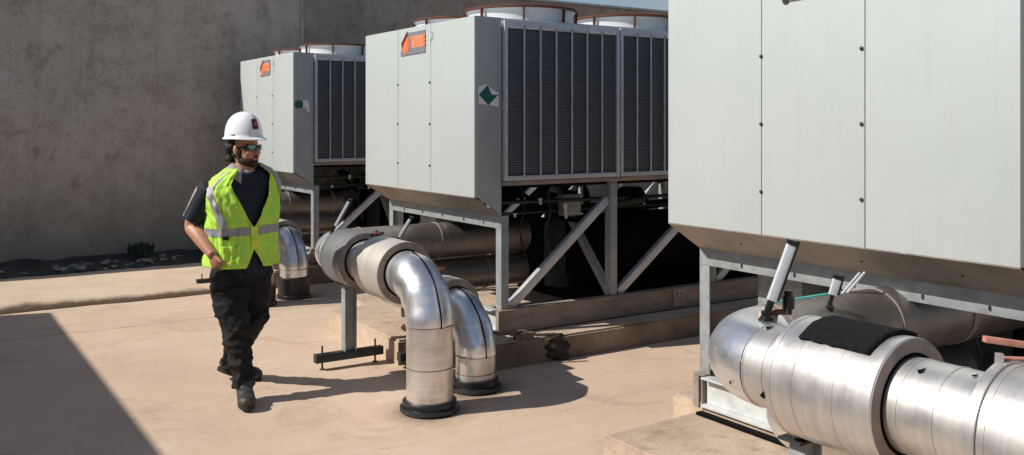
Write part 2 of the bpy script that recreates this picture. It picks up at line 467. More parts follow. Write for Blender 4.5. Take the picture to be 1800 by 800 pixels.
for i in range(300):
    u = rnd.uniform(-9, 3.2); y = 11.42 + rnd.gauss(0, .14) + u * .03; z = .125 + rnd.uniform(0, .04)
    s = rnd.choice([.007, .012, .018, .03]) * rnd.uniform(.6, 1.2)
    r = bmesh.ops.create_icosphere(bm, subdivisions=1, radius=s)
    for v in r['verts']:
        v.co = Vector((v.co.x * rnd.uniform(.6, 2.4), v.co.y * rnd.uniform(.6, 1.4), v.co.z * rnd.uniform(.3, 1))) + Vector((u, y, z))
tag(build('debris', bm, M['rubble'], smooth=False), 'pale broken bits scattered on the black sheet by the wall', 'debris', kind='stuff')

# small dark weed at the wall foot
bm = bmesh.new()
for i in range(90):
    a = rnd.uniform(0, 2 * PI); l = rnd.uniform(.04, .18); p = Vector((2.42 + rnd.gauss(0, .07), 11.98 + rnd.gauss(0, .04), .16))
    d = Vector((math.cos(a) * .6, math.sin(a) * .3, 1)).normalized(); e = p + d * l; s = Vector((.022, .008, 0))
    bm.faces.new([bm.verts.new(p - s * .3), bm.verts.new(p + s * .3), bm.verts.new(p + d * l * .6 + s), bm.verts.new(e), bm.verts.new(p + d * l * .6 - s)])
tag(build('weed', bm, M['plantgreen'], smooth=False), 'small dark weed growing at the foot of the concrete wall', 'weed')

# building to the left whose shadow falls on the floor
nb = empty('neighbour_building', (-2.3, 3.5, 0))
tag(nb, 'plain light building outside the frame on the left throwing the big floor shadow', 'building')
bm = bmesh.new(); box(bm, -5, 0, -9, 7.0, -.05, 2.94, .01); build('building_wall', bm, M['stuccolight'], nb, False)
bm = bmesh.new(); box(bm, -5.05, .0, -9.05, 7.0, 2.942, 3.0, .005); build('roof_edge', bm, M['galv'], nb, False)

# ------------------------------------------------------------------ plinths
def plinth(name, u0, poly, h, label):
    bm = bmesh.new()
    # subdivided prism with chipped edges
    P = [Vector((x, y, 0)) for x, y in poly]
    top = [bm.verts.new((p.x, p.y, h)) for p in P]; bot = [bm.verts.new((p.x, p.y, -.02)) for p in P]
    bm.faces.new(top); n = len(P)
    for i in range(n): bm.faces.new((bot[i], bot[(i + 1) % n], top[(i + 1) % n], top[i]))
    es = [e for e in bm.edges if all(abs(v.co.z - h) < 1e-4 for v in e.verts)]
    bmesh.ops.bevel(bm, geom=es, offset=.014, segments=2, affect='EDGES')
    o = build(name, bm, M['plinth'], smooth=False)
    tag(o, label, 'plinth'); return o
def ppoly(v0, far_u=12):
    a = v0
    return [(3.0, a + .22), (3.38, a + .22), (3.38, a - .29), (far_u, a - .29), (far_u, a + 2.1), (3.38, a + 2.1), (3.38, a + 1.55), (3.0, a + 1.55)]
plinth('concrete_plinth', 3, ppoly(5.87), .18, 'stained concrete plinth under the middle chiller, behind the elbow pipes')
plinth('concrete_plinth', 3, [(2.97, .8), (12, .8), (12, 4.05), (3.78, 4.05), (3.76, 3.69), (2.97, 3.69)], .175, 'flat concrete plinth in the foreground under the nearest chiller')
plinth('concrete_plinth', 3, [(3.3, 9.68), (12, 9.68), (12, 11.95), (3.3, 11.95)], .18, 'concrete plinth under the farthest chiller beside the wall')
# dark broken patch on the middle plinth front
# rusty lump / loose bracket on plinth
bm = bmesh.new(); obox(bm, (3.72, 5.66, .20), (3.86, 5.62, .21), .06, .04); sweep(bm, [(3.7, 5.68, .21), (3.78, 5.66, .24), (3.9, 5.62, .2), (4.05, 5.6, .19)], .012, 8)
tag(build('loose_bracket', bm, M['seam']), 'rusty loose bracket lying on the middle plinth near the tar', 'bracket')

# ------------------------------------------------------------------ chillers
ZB, ZT, W = 1.21, 2.545, 1.92
NP, PW = 4, 1.118
LEN = .25 + NP * PW
def chiller():
    t = empty('chiller', (3.5, 5.85, 0))
    cuts = [0, .675, 1.258, W]
    for a, b in zip(cuts[:-1], cuts[1:]):
        bm = bmesh.new(); box(bm, 0, .025, a + .0022, b - .0022, ZB, ZT, .0025)
        build('end_panel', bm, M['white'], t)
    for yy in (.682, 1.258):
        for zz in (1.42, 1.75, 2.08):
            y = yy + (.008 if yy < 1 else 0)
            bm = bmesh.new(); lathe(bm, (-.0, y, zz), (-1, 0, 0), [(0, .009), (.006, .009), (.009, .005), (.009, .001)], 12)
            build('screw', bm, M['screw'], t)
    # hood sides + underside
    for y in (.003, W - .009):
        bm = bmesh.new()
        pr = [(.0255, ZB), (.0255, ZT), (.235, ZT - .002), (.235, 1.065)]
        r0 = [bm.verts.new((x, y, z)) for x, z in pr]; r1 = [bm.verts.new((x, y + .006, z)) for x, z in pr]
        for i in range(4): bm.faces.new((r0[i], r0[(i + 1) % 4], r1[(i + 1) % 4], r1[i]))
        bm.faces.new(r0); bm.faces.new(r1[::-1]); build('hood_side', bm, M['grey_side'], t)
    bm = bmesh.new()
    pr = [(.0, ZB - .004), (.0, ZB - .001), (.23, 1.066), (.23, 1.060)]
    r0 = [bm.verts.new((x, .002, z)) for x, z in pr]; r1 = [bm.verts.new((x, W - .002, z)) for x, z in pr]
    for i in range(4): bm.faces.new((r0[i], r0[(i + 1) % 4], r1[(i + 1) % 4], r1[i]))
    bm.faces.new(r0); bm.faces.new(r1[::-1]); ho = build('hood_underside', bm, M['hood_under'], t)
    for y in (.3, .78, 1.2, 1.5):
        bm = bmesh.new(); bmesh.ops.create_icosphere(bm, subdivisions=1, radius=.007)
        bmesh.ops.translate(bm, verts=bm.verts, vec=(.12, y, 1.13)); build('rivet', bm, M['brass'], ho)
    # cross beam under hood
    bm = bmesh.new(); box(bm, .232, .246, .02, W - .02, .965, 1.064, .002); box(bm, .246, .30, .02, W - .02, .965, .972)
    bb = build('cross_beam', bm, M['galv'], t)
    for y in (.25, .55, .9, 1.25, 1.6):
        bm = bmesh.new(); obox(bm, (.229, y, .985), (.229, y, 1.005), .010, .008); build('beam_bolt', bm, M['dark_steel'], bb)
    # roof, deck, far end
    bm = bmesh.new(); box(bm, .028, LEN, .03, W - .03, ZT - .04, ZT, .003); build('roof_deck', bm, M['white'], t)
    bm = bmesh.new(); box(bm, .236, LEN, .06, W - .06, 1.26, 1.285); box(bm, .25, LEN, .95, .97, 1.285, 2.45); build('under_deck', bm, M['void'], t)  # deck coloured near-black so the inside reads as shade
    bm = bmesh.new(); box(bm, LEN + .002, LEN + .025, 0, W, ZB, ZT, .003); build('end_panel', bm, M['white'], t)
    # coil panels
    for side in (0, 1):
        y0 = -.03 if side == 0 else W - .02
        for i in range(NP):
            x0 = .245 + i * PW; x1 = x0 + PW - .012; zb, zt = 1.325, 2.525
            bm = bmesh.new(); fw = .028; top = .058
            box(bm, x0, x0 + fw, y0, y0 + .05, zb, zt, .003); box(bm, x1 - fw, x1, y0, y0 + .05, zb, zt, .003)
            box(bm, x0 + fw, x1 - fw, y0 + .002, y0 + .048, zb, zb + .035, .003)
            box(bm, x0 + fw, x1 - fw, y0 + .002, y0 + .048, zt - top, zt, .003)
            fr = build('coil_frame', bm, M['frame'], t)
            bm = bmesh.new(); box(bm, x0 + fw, x1 - fw, y0 + .018, y0 + .034, zb + .036, zt - top - .001)
            build('coil', bm, M['coil'], fr, False)
            bm = bmesh.new()
            for k in range(1, 7):
                xx = x0 + fw + (x1 - x0 - 2 * fw) * k / 7
                yy = y0 + .002 if side == 0 else y0 + .044
                box(bm, xx - .006, xx + .006, yy, yy + .008, zb + .02, zt - .03, .001)
            build('guard_bars', bm, M['frame'], fr)
            if side == 0:
                for k in (0, 1, 2, 5) if i == 0 else (1, 3):
                    bm = bmesh.new(); xx = x0 + fw + .02 + (x1 - x0 - 2 * fw) * k / 7
                    box(bm, xx, xx + .10, y0 - .002, y0 + .001, zt - top + .004, zt - top + .013)
                    build('frame_clip', bm, M['stickerwhite'], fr)
    for side, y in ((0, .0), (1, W - .05)):
        bm = bmesh.new(); box(bm, .238, LEN, y - .018, y + .05, 1.288, 1.322, .003); build('bottom_rail', bm, M['brownsteel' if side == 0 else 'galv'], t)
    # posts, braces
    px = [.235, 1.285, 2.41, 3.53, LEN - .08]
    for j, y in enumerate((.0, W)):
        sg = 1 if j == 0 else -1
        for i, x in enumerate(px):
            bm = bmesh.new(); top = 1.062 if i == 0 else 1.286
            yb = y + .004 * sg
            # channel: face sheet + return facing the end
            a, b_ = sorted((yb, yb + .008 * sg)); box(bm, x, x + .066, a, b_, .362, top, .001)
            a, b_ = sorted((yb + .0082 * sg, yb + .075 * sg)); box(bm, x, x + .008, a, b_, .362, top, .001)
            post = build('post', bm, M['galv'], t)
        for i in range(3):
            xa, xb = px[i] + .11, px[i + 1] + .0
            bm = bmesh.new(); yy = y + .035 * sg
            p0 = Vector((xa, yy, .37)); p1 = Vector((xb, yy, 1.14))
            obox(bm, p0, p1, .008, .062, Vector((0, 0, 1)), .001); 
            d = (p1 - p0).normalized(); nrm = Vector((-d.z, 0, d.x))
            obox(bm, p0 + nrm * .031 + Vector((0, .02 * sg, 0)), p1 + nrm * .031 + Vector((0, .02 * sg, 0)), .046, .006, Vector((0, 0, 1)), .001)
            build('brace', bm, M['frame'], t)
    bm = bmesh.new(); obox(bm, (1.33, .07, .365), (1.33, .86, 1.22), .062, .05, Vector((1, 0, 0))); build('brace', bm, M['galv'], t)
    # base channels
    for j, y in enumerate((-.03, W - .07)):
        bm = bmesh.new()
        box(bm, .20, LEN, y + .012, y + .02, .205, .352); box(bm, .2, LEN, y, y + .09, .353, .361, .001); box(bm, .2, LEN, y, y + .09, .192, .204, .001)
        bbm = build('base_beam', bm, M['brownsteel'], t)
        if j == 0:
            bm = bmesh.new(); box(bm, 1.93, 2.06, y - .008, y + .0115, .207, .35, .001); sp = build('splice_plate', bm, M['ring'], bbm)
            for hx in (1.965, 2.02):
                bm = bmesh.new(); lathe(bm, (hx, y - .0085, .315), (0, -1, 0), [(0, .008), (.002, .008)], 10); build('bolt_hole', bm, M['screw'], sp)
    bm = bmesh.new(); y0, y1 = .0, W - .0
    box(bm, .225, .232, y0 + .061, y1 - .071, .205, .344); box(bm, .175, .26, y0 + .061, y1 - .071, .345, .352, .001); box(bm, .175, .26, y0 + .061, y1 - .071, .192, .204, .001)
    build('end_beam', bm, M['galv_light'], t)
    for ya in (y1 - .04, y0 - .03):
        bm = bmesh.new(); box(bm, .19, .232, ya, ya + .04, .176, .352, .001); build('skid_foot', bm, M['brownsteel'], t)
    bm = bmesh.new(); box(bm, .09, .135, .0, W - .12, .1762, .192, .003); build('dark_strip', bm, M['foam'], t)  # dark flat bar along the plinth in front of the end beam
    # evaporator barrel and compressors, black insulated
    bm = bmesh.new(); lathe(bm, (1.42, .62, .66), (1, 0, 0), [(0, .05), (.0, .29), (.05, .30), (LEN - 1.74, .30), (LEN - 1.7, .05)], 36); build('evaporator', bm, M['foam'], t)
    bm = bmesh.new(); lathe(bm, (1.42, 1.34, .62), (1, 0, 0), [(0, .05), (.0, .25), (LEN - 1.75, .25), (LEN - 1.75, .05)], 36); build('evaporator', bm, M['foam'], t)
    for k, x in enumerate((1.5, 2.3, 3.1)):
        bm = bmesh.new(); lathe(bm, (x, .95, .3), (0, 0, 1), [(0, .1), (.0, .17), (.75, .17), (.85, .1), (.85, .01)], 26); sweep(bm, [(x, .7, 1.0), (x + .1, .4, 1.05), (x + .4, .3, 1.1)], .04, 14)
        build('compressor', bm, M['dark_steel'], t)
    bm = bmesh.new(); box(bm, 1.45, LEN - .1, .3, W - .3, .185, .34); build('floor_shade_block', bm, M['foam'], t)  # black block laid in for the shadowed floor under the machine
    bm = bmesh.new(); box(bm, .42, .86, 1.36, 1.66, .72, 1.22, .006); build('control_box', bm, M['galv'], t)
    # rails and small bright fittings under the deck
    bm = bmesh.new(); sweep(bm, [(.3, .35, 1.13), (2.0, .35, 1.11), (4.2, .35, 1.13)], .016, 12); sweep(bm, [(.3, .5, 1.02), (2.2, .5, 1.02), (4.2, .5, 1.03)], .012, 12); build('conduit', bm, M['dark_steel'], t)
    for (x, y, z, h) in ((1.02, .25, .98, .12), (.8, .3, 1.1, .05), (.62, .4, 1.0, .03), (1.9, .3, 1.05, .08)):
        bm = bmesh.new(); lathe(bm, (x, y, z), (0, .15, 1), [(0, .012), (h * .7, .012), (h * .7, .018), (h, .018), (h, .002)], 12); build('fitting', bm, M['chrome'], t)
    bm = bmesh.new(); box(bm, 1.12, 1.3, .42, .5, .98, 1.16, .004); build('junction_box', bm, M['galv'], t)
    for k, (x, y) in enumerate(((.62, 1.18), (.75, 1.10), (.85, 1.02), (.9, .72), (1.0, .48))):
        bm = bmesh.new(); sweep(bm, [(x, y, 1.2), (x + .02, y - .01, 1.0), (x - .02, y + .02, .85), (x + .03, y - .03, .6)], .009, 8)
        build('hose', bm, M['ring' if k < 3 else 'dark_steel'], t)
    for (a, b_) in (((.95, .9, 1.18), (1.5, .3, .9)), ((.8, .65, 1.18), (1.4, .95, .88)), ((1.1, .5, 1.16), (.9, 1.15, .92))):
        bm = bmesh.new(); mid = (Vector(a) + Vector(b_)) / 2 + Vector((0, 0, -.1)); sweep(bm, [a, mid, b_], .02, 10); build('hose', bm, M['foam'], t)
    # fans
    fans = [(x, y) for x in (.74, 1.86, 2.98, 4.1) for y in (.5, 1.42)]
    for (x, y) in fans:
        bm = bmesh.new(); lathe(bm, (x, y, ZT), (0, 0, 1), [(.001, .43), (.08, .43), (.100, .438), (.108, .45), (.113, .45), (.113, .435), (.10, .425), (.02, .42), (.02, .01)], 56)
        fs = build('fan_shroud', bm, M['white_bright'], t)
        bm = bmesh.new()
        for rr, zz in ((.458, .114), (.45, .124), (.33, .134), (.2, .139), (.09, .140)):
            pts = [(x + rr * math.cos(a * 2 * PI / 48), y + rr * math.sin(a * 2 * PI / 48), ZT + zz) for a in range(49)]
            sweep(bm, pts, .007 if rr > .4 else .004, 6, False)
        for a in range(8):
            c, s_ = math.cos(a * PI / 4 + .25), math.sin(a * PI / 4 + .25)
            sweep(bm, [(x + .02 * c, y + .02 * s_, ZT + .140), (x + .3 * c, y + .3 * s_, ZT + .135), (x + .458 * c, y + .458 * s_, ZT + .119)], .005, 6)
        build('fan_guard', bm, M['rust'], fs)
        for a in range(8):
            c, s_ = math.cos(a * PI / 4 + .25), math.sin(a * PI / 4 + .25)
            bm = bmesh.new(); obox(bm, (x + .452 * c, y + .452 * s_, ZT + .002), (x + .46 * c, y + .46 * s_, ZT + .120), .014, .022, Vector((c, s_, 0)), .001); build('guard_strap', bm, M['rust'], fs)
        bm = bmesh.new(); lathe(bm, (x, y, ZT + .03), (0, 0, 1), [(0, .05), (0, .09), (.07, .09), (.08, .02)], 20)
        for a in range(5):
            an = a * 2 * PI / 5; c, s_ = math.cos(an), math.sin(an)
            q = [(.08, -.05, .01), (.40, -.10, -.01), (.41, .07, .05), (.08, .04, .05)]
            bm.faces.new([bm.verts.new((x + r_ * c - k_ * s_, y + r_ * s_ + k_ * c, ZT + .05 + z_)) for r_, k_, z_ in q])
        build('fan_blades', bm, M['dark_steel'], fs)
    return t
base = chiller()
base['label'] = 'middle chiller of the three, with orange sign and green diamond sticker'; base['category'] = 'chiller'
base['group'] = 'white air cooled chillers in a row'
big = dup(base, (3.5, 1.87, 0)); big['label'] = 'nearest and largest looking white chiller at the right edge, with plain unmarked panels'
far = dup(base, (3.6, 9.91, 0)); far['label'] = 'farthest small looking chiller by the concrete wall, behind the man in the hard hat'

def flat(bm, pts, x=-.004, th=.003, mi=0, plane='x'):
    if plane == 'x': f = lambda d, a, b: (d, a, b)
    else: f = lambda d, a, b: (a, d, b)
    r0 = [bm.verts.new(f(x, a, b)) for a, b in pts]; r1 = [bm.verts.new(f(x + th, a, b)) for a, b in pts]
    n = len(pts)
    for i in range(n): bm.faces.new((r0[i], r0[(i + 1) % n], r1[(i + 1) % n], r1[i])).material_index = mi
    bm.faces.new(r0).material_index = mi; bm.faces.new(r1[::-1]).material_index = mi

# signs: y grows to the LEFT in the photograph
def sign(parent, torn=0):
    yl, yr = 1.20, .76; zb, zt = 2.325, 2.505
    bm = bmesh.new()
    if torn: pts = [(yr, zb), (1.11, zb - .008), (1.10, zb + .03), (1.05, zt - .03), (.99, zt), (yr, zt)]
    else: pts = [(yr, zb), (yl, zb - .008), (yl - .005, zb + .03), (1.09, zt - .02), (1.04, zt - .002), (yr, zt)]
    flat(bm, pts, -.006, .005); s = build('sign_plate', bm, M['signgrey'], parent, False)
    s['label'] = 'torn grey plate with orange disc and lettering'
    c = 1.10 if not torn else 1.03
    bm = bmesh.new(); flat(bm, [(c + .062 * math.cos(a), zb + .078 + .074 * math.sin(a)) for a in [i * 2 * PI / 24 for i in range(24)]], -.0092, .003)
    build('logo_disc', bm, M['orange'], s, False)
    bm = bmesh.new(); flat(bm, [(c + .062, zb + .05), (c + .075, zb + .10), (c + .02, zb + .145), (c - .03, zb + .19), (c - .045, zb + .185), (c - .01, zb + .13), (c + .03, zb + .10)], -.0125, .003)
    build('torn_flap', bm, M['darkred'], s, False)
    # orange lettering
    cu = bpy.data.curves.new('lettering', 'FONT'); cu.body = 'TRANE'; cu.size = .118; cu.extrude = .001; cu.offset = .004; cu.align_x = 'CENTER'
    to = bpy.data.objects.new('tmp', cu); link(to); dg = bpy.context.evaluated_depsgraph_get()
    me = bpy.data.meshes.new_from_object(to.evaluated_get(dg)); COL.objects.unlink(to); bpy.data.objects.remove(to)
    me.name = 'lettering'
    for v in me.vertices:
        x, y, z = v.co; v.co = Vector((-.0085 - z, .885 - x * .70, zb + .06 + y))
    me.materials.clear(); me.materials.append(M['orange_soft'])
    link(bpy.data.objects.new('lettering', me), s)
    bm = bmesh.new(); flat(bm, [(.775, zb + .05), (1.0, zb + .05), (1.0, zb + .145), (.775, zb + .145)], -.0075, .0015); build('lettering_band', bm, M['peach'], s, False)
    # glue marks to the right
    bm = bmesh.new()
    for k in range(7):
        yy, zz, r_ = .66 + rnd.uniform(-.03, .03), 2.42 + rnd.uniform(-.05, .06), rnd.uniform(.004, .011)
        flat(bm, [(yy + r_ * math.cos(a), zz + 1.6 * r_ * math.sin(a)) for a in [i * PI / 4 for i in range(8)]], -.002, .002)
    build('glue_marks', bm, M['galv'], parent, False)
sign(base); sign(far, 1)
# big machine: dark torn remains of its sign right at the top
bm = bmesh.new(); flat(bm, [(.83, 2.325), (.85, 2.318), (.93, 2.325), (.935, 2.332), (1.09, 2.33), (1.10, 2.318), (1.12, 2.32), (1.13, 2.34), (1.13, 2.505), (.83, 2.505)], -.006, .005)
s_ = build('sign_plate', bm, M['signgrey'], big, False); s_['label'] = 'torn remains of a dark sign at the top of the panel'
bm = bmesh.new(); flat(bm, [(.835, 2.326), (.86, 2.321), (.925, 2.328), (.92, 2.34), (.84, 2.34)], -.009, .003); flat(bm, [(1.085, 2.335), (1.098, 2.322), (1.118, 2.323), (1.125, 2.36), (1.09, 2.36)], -.009, .003); build('torn_flap', bm, M['screw'], s_, False)

def sticker(parent, k=1.0, torn=0):
    cx, cz, r = .118, 1.955, .094 * k
    bm = bmesh.new()
    if not torn: w_ = [(cx - .085, cz - .055), (cx - .085, cz - .01), (cx - .09, cz + .03), (cx - .083, cz + .072), (cx - .01, cz + .088), (cx + .04, cz + .05), (cx + .088, cz + .028), (cx + .09, cz - .075), (cx + .02, cz - .068), (cx - .05, cz - .058)]
    else: w_ = [(cx - .02, cz - .01), (cx + .0, cz + .06), (cx + .05, cz + .055), (cx + .065, cz + .01), (cx + .075, cz - .085), (cx + .045, cz - .07), (cx + .03, cz - .03)]
    flat(bm, w_, -.002, .003, 0, 'y'); s = build('warning_sticker', bm, M['stickerwhite'], parent, False)
    bm = bmesh.new()
    if not torn: q = [(cx - .083, cz + .01), (cx - .005, cz + .082), (cx + .018, cz + .03), (cx + .03, cz + .012), (cx + .083, cz + .01), (cx, cz - .066)]
    else: q = [(cx - .055 + .052 * math.cos(a), cz + .012 + .045 * math.sin(a)) for a in [i * 2 * PI / 12 for i in range(12)]]
    flat(bm, q, -.005, .003, 0, 'y'); build('green_diamond', bm, M['green'], s, False)
sticker(base); sticker(far, torn=1)

# ------------------------------------------------------------------ pipes
RP = .148
def band(bm, p, axis, r, w=.018, th=.006, n=44):
    p = Vector(p); a = Vector(axis).normalized()
    lathe(bm, p - a * w / 2, axis, [(0, r - .004), (0, r + th), (w, r + th), (w, r - .004)], n)

def pipe_a(u, v_drop, v_far, z, label, riser_mat, segs, boot_h=.075, xend=4.5, drop=True, rp=RP):
    """chilled water pipe: under the chiller -> elbow -> along the ends -> elbow -> floor"""
    t = empty('insulated_pipe', (u, v_drop, 0)); T = Vector((u, v_drop, 0))
    tag(t, label, 'pipe', 'insulated steel pipes in front of the chillers')
    L = lambda x, y, zz: Vector((x, y, zz)) - T
    Rb = .27
    zt = z
    vs = v_drop + Rb     # start of horizontal run
    ve = v_far - .24
    # riser
    bm = bmesh.new(); sweep(bm, [L(u, v_drop, .03), L(u, v_drop, (zt - Rb) * .5), L(u, v_drop, zt - Rb)], rp * .965, 48, True, 0, .002); build('riser', bm, riser_mat, t)
    for zz, r_, w_, h_ in (((zt - Rb) * .52, rp * .965, .006, .0015), (zt - Rb + .005, rp * .972, .010, .003)):
        bm = bmesh.new(); band(bm, L(u, v_drop, zz), (0, 0, 1), r_, w_, h_); build('seam_band', bm, M['seam'], t)
    # elbow
    c = L(u, vs, zt - Rb)
    path = arc(c, Rb, PI, PI / 2, (0, 1, 0), (0, 0, 1), 20)
    bm = bmesh.new(); sweep(bm, path, [rp * (1 + .02 * math.sin(i * .9)) for i in range(21)], 48, False, 0, .006); build('elbow', bm, M['elbow'], t)
    bm = bmesh.new(); seam = arc(c, Rb + rp * 1.012, PI, PI / 2 + .1, (0, 1, 0), (0, 0, 1), 18)
    sweep(bm, seam, .0045, 6); build('elbow_seam', bm, M['foam'], t)
    # boot
    bm = bmesh.new(); lathe(bm, L(u, v_drop, 0), (0, 0, 1), [(.0, .05), (.0, rp + .022), (.012, rp + .03), (.03, rp + .028), (.038, rp + .014), (boot_h - .008, rp + .018), (boot_h, rp + .010), (boot_h, rp - .02)], 48)
    bt = build('rubber_boot', bm, M['rubber'], t)
    if boot_h < .1:
        bm = bmesh.new(); band(bm, L(u, v_drop, .022), (0, 0, 1), rp + .0275, .02, .006); build('clamp', bm, M['dark_steel'], bt)
    # horizontal run
    bm = bmesh.new(); sweep(bm, [L(u, vs, zt), L(u, (vs + ve) / 2, zt), L(u, ve, zt)], rp * .97, 48, True); build('straight_run', bm, M['jacket_y'], t)
    for (va, vb, r, mt, ringm) in segs:
        bm = bmesh.new()
        lathe(bm, L(u, va, zt), (0, 1, 0), [(0.001, rp * .9), (.0, r - .004), (.004, r), (vb - va - .004, r), (vb - va, r - .004), (vb - va - .001, rp * .9)], 56)
        sl = build('sleeve', bm, mt, t)
        if r > rp * 1.15:
            bm = bmesh.new(); lathe(bm, L(u, va - .0025, zt), (0, 1, 0), [(0, rp + .004), (0, r - .003), (.002, r - .003), (.002, rp + .004)], 56)
            build('sleeve_end', bm, ringm, sl)
            bm = bmesh.new(); lathe(bm, L(u, va - .004, zt), (0, 1, 0), [(0, rp * .96), (0, rp + .007), (.003, rp + .007), (.003, rp * .96)], 56)
            build('foam_ring', bm, M['foam'], sl)
        bm = bmesh.new()
        band(bm, L(u, vb - .02, zt), (0, 1, 0), r, .012, .002)
        build('strap', bm, mt, sl)
    # far elbow into the machine
    c = L(u + .24, ve, zt)
    path = arc(c, .24, PI, PI / 2, (1, 0, 0), (0, 1, 0), 16)
    bm = bmesh.new(); sweep(bm, path, rp * .985, 48, False); build('elbow', bm, M['elbow'], t)
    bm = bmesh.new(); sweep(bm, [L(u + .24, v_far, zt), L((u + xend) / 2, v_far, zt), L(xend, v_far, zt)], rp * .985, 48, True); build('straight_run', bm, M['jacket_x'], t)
    
    for du, w_ in ((.28, .012), (.95, .012), (1.5, .04)):
        if u + du < xend: bm = bmesh.new(); band(bm, L(u + du, v_far, zt), (1, 0, 0), rp, w_, .003); build('seam_band', bm, M['ring'], t)
    return t, T

def thermometer(t, T, p, d, ln=.2, w=.03, s=1.0):
    """industrial thermometer: slanted bright case with black back, on a black stem"""
    p = Vector(p) - T; d = Vector(d).normalized()
    bm = bmesh.new(); lathe(bm, p - Vector((0, 0, .01)), (0, 0, 1), [(0, .02 * s), (.02 * s, .022 * s), (.03 * s, .013 * s), (.045 * s, .013 * s), (.045 * s, .001)], 16); obox(bm, p + Vector((0, 0, .02 * s)), p + Vector((0, 0, .02 * s)) + d * .05 * s, .018 * s, .018 * s)
    st = build('thermometer', bm, M['frame_black'], t)
    a = p + Vector((0, 0, .02 * s)) + d * .05 * s
    side = Vector((CX, -SX, 0))
    back = d.cross(side).normalized()
    bm = bmesh.new(); obox(bm, a, a + d * ln, w, .02 * s, -back, .003); build('case', bm, M['chrome'], st)
    bm = bmesh.new(); obox(bm, a + side * (w / 2 + .004), a + side * (w / 2 + .004) + d * (ln + .004), .007, .028 * s, -back, .001); obox(bm, a + d * (ln - .012), a + d * (ln + .006), w + .004, .026 * s, -back, .002); build('case_back', bm, M['frame_black'], st)

def handwheel(t, T, p, s=1.0, mat='brass'):
    p = Vector(p) - T
    bm = bmesh.new(); lathe(bm, p, (0, 0, 1), [(0, .05 * s), (.008, .052 * s), (.012, .02 * s), (.03 * s, .018 * s), (.035 * s, .034 * s), (.055 * s, .036 * s), (.06 * s, .012 * s), (.075 * s, .010 * s), (.075 * s, .001)], 8)
    st = build('valve', bm, M[mat], t)
    bm = bmesh.new(); obox(bm, p + Vector((-.055 * s, -.01, .045 * s)), p + Vector((.06 * s, .02, .05 * s)), .022 * s, .018 * s); lathe(bm, p - Vector((0, 0, .004)), (0, 0, 1), [(0, .066 * s), (.008, .066 * s), (.008, .01)], 20); build('valve_plate', bm, M['dark_steel'], st)

# middle set
segs_mid = [(5.36, 5.74, .200, M['sleeve'], M['ring']), (5.98, 6.33, .196, M['sleeve_grey'], M['ring'])]
t, T = pipe_a(2.69, 5.03, 6.72, .795, 'large pipe nearest the centre, bending down to the floor with a black boot', M['jacket_z'], segs_mid)
up = lambda k: Vector((SX * 0 + k * CX, -k * SX, 1))
thermometer(t, T, (2.66, 6.50, .93), up(.55), .22, .022)
thermometer(t, T, (2.86, 5.85, .90), up(.6), .16, .022)
handwheel(t, T, (2.70, 6.18, .93), .8); handwheel(t, T, (2.72, 5.86, .945), 1.0)
t, T = pipe_a(3.16, 5.27, 6.74, .50, 'shorter pipe bend just behind the central one, stained at its foot', M['jacket_z'], [(5.53, 5.85, .192, M['sleeve'], M['ring'])], .085, rp=.136)
handwheel(t, T, (3.16, 5.75, .68), 1.0)
# far set
t, T = pipe_a(2.87, 8.86, 10.75, .795, 'pipe bend hidden behind the man in front of the farthest chiller', M['jacket_z'], [(9.2, 9.6, .200, M['sleeve'], M['ring'])], .2)
t, T = pipe_a(3.30, 9.07, 10.78, .56, 'short shiny pipe bend with tall black foot, right of the man', M['elbow'], [(9.33, 9.7, .192, M['sleeve'], M['ring'])], .215, rp=.142)
# near set
segs_big = [(.35, 1.46, .200, M['jacket_y'], M['jacket_y']), (1.785, 2.205, .212, M['jacket_y'], M['ring'])]
t, T = pipe_a(2.69, -.05, 2.60, .855, 'huge foreground pipe with a fat sleeve, running to the right edge', M['jacket_z'], segs_big, rp=.158, xend=4.75)
near_pipe = t
thermometer(t, T, (2.72, 2.41, 1.00), up(.36), .235, .034, 1.25)
thermometer(t, T, (3.22, 2.51, .985), up(.3), .08, .034, .8)
bm = bmesh.new(); Lp = lambda x, y, z: Vector((x, y, z)) - T
lathe(bm, Lp(2.80, 2.37, 1.03), (0, 0, 1), [(0, .012), (.02, .014), (.022, .022), (.07, .022), (.074, .017), (.09, .016), (.094, .005)], 18); vt = build('air_vent', bm, M['frame_black'], t)
bm = bmesh.new(); sweep(bm, [Lp(2.73, 2.44, 1.03), Lp(2.77, 2.41, 1.035), Lp(2.80, 2.37, 1.04)], .011, 10); build('vent_stem', bm, M['brass'], vt)
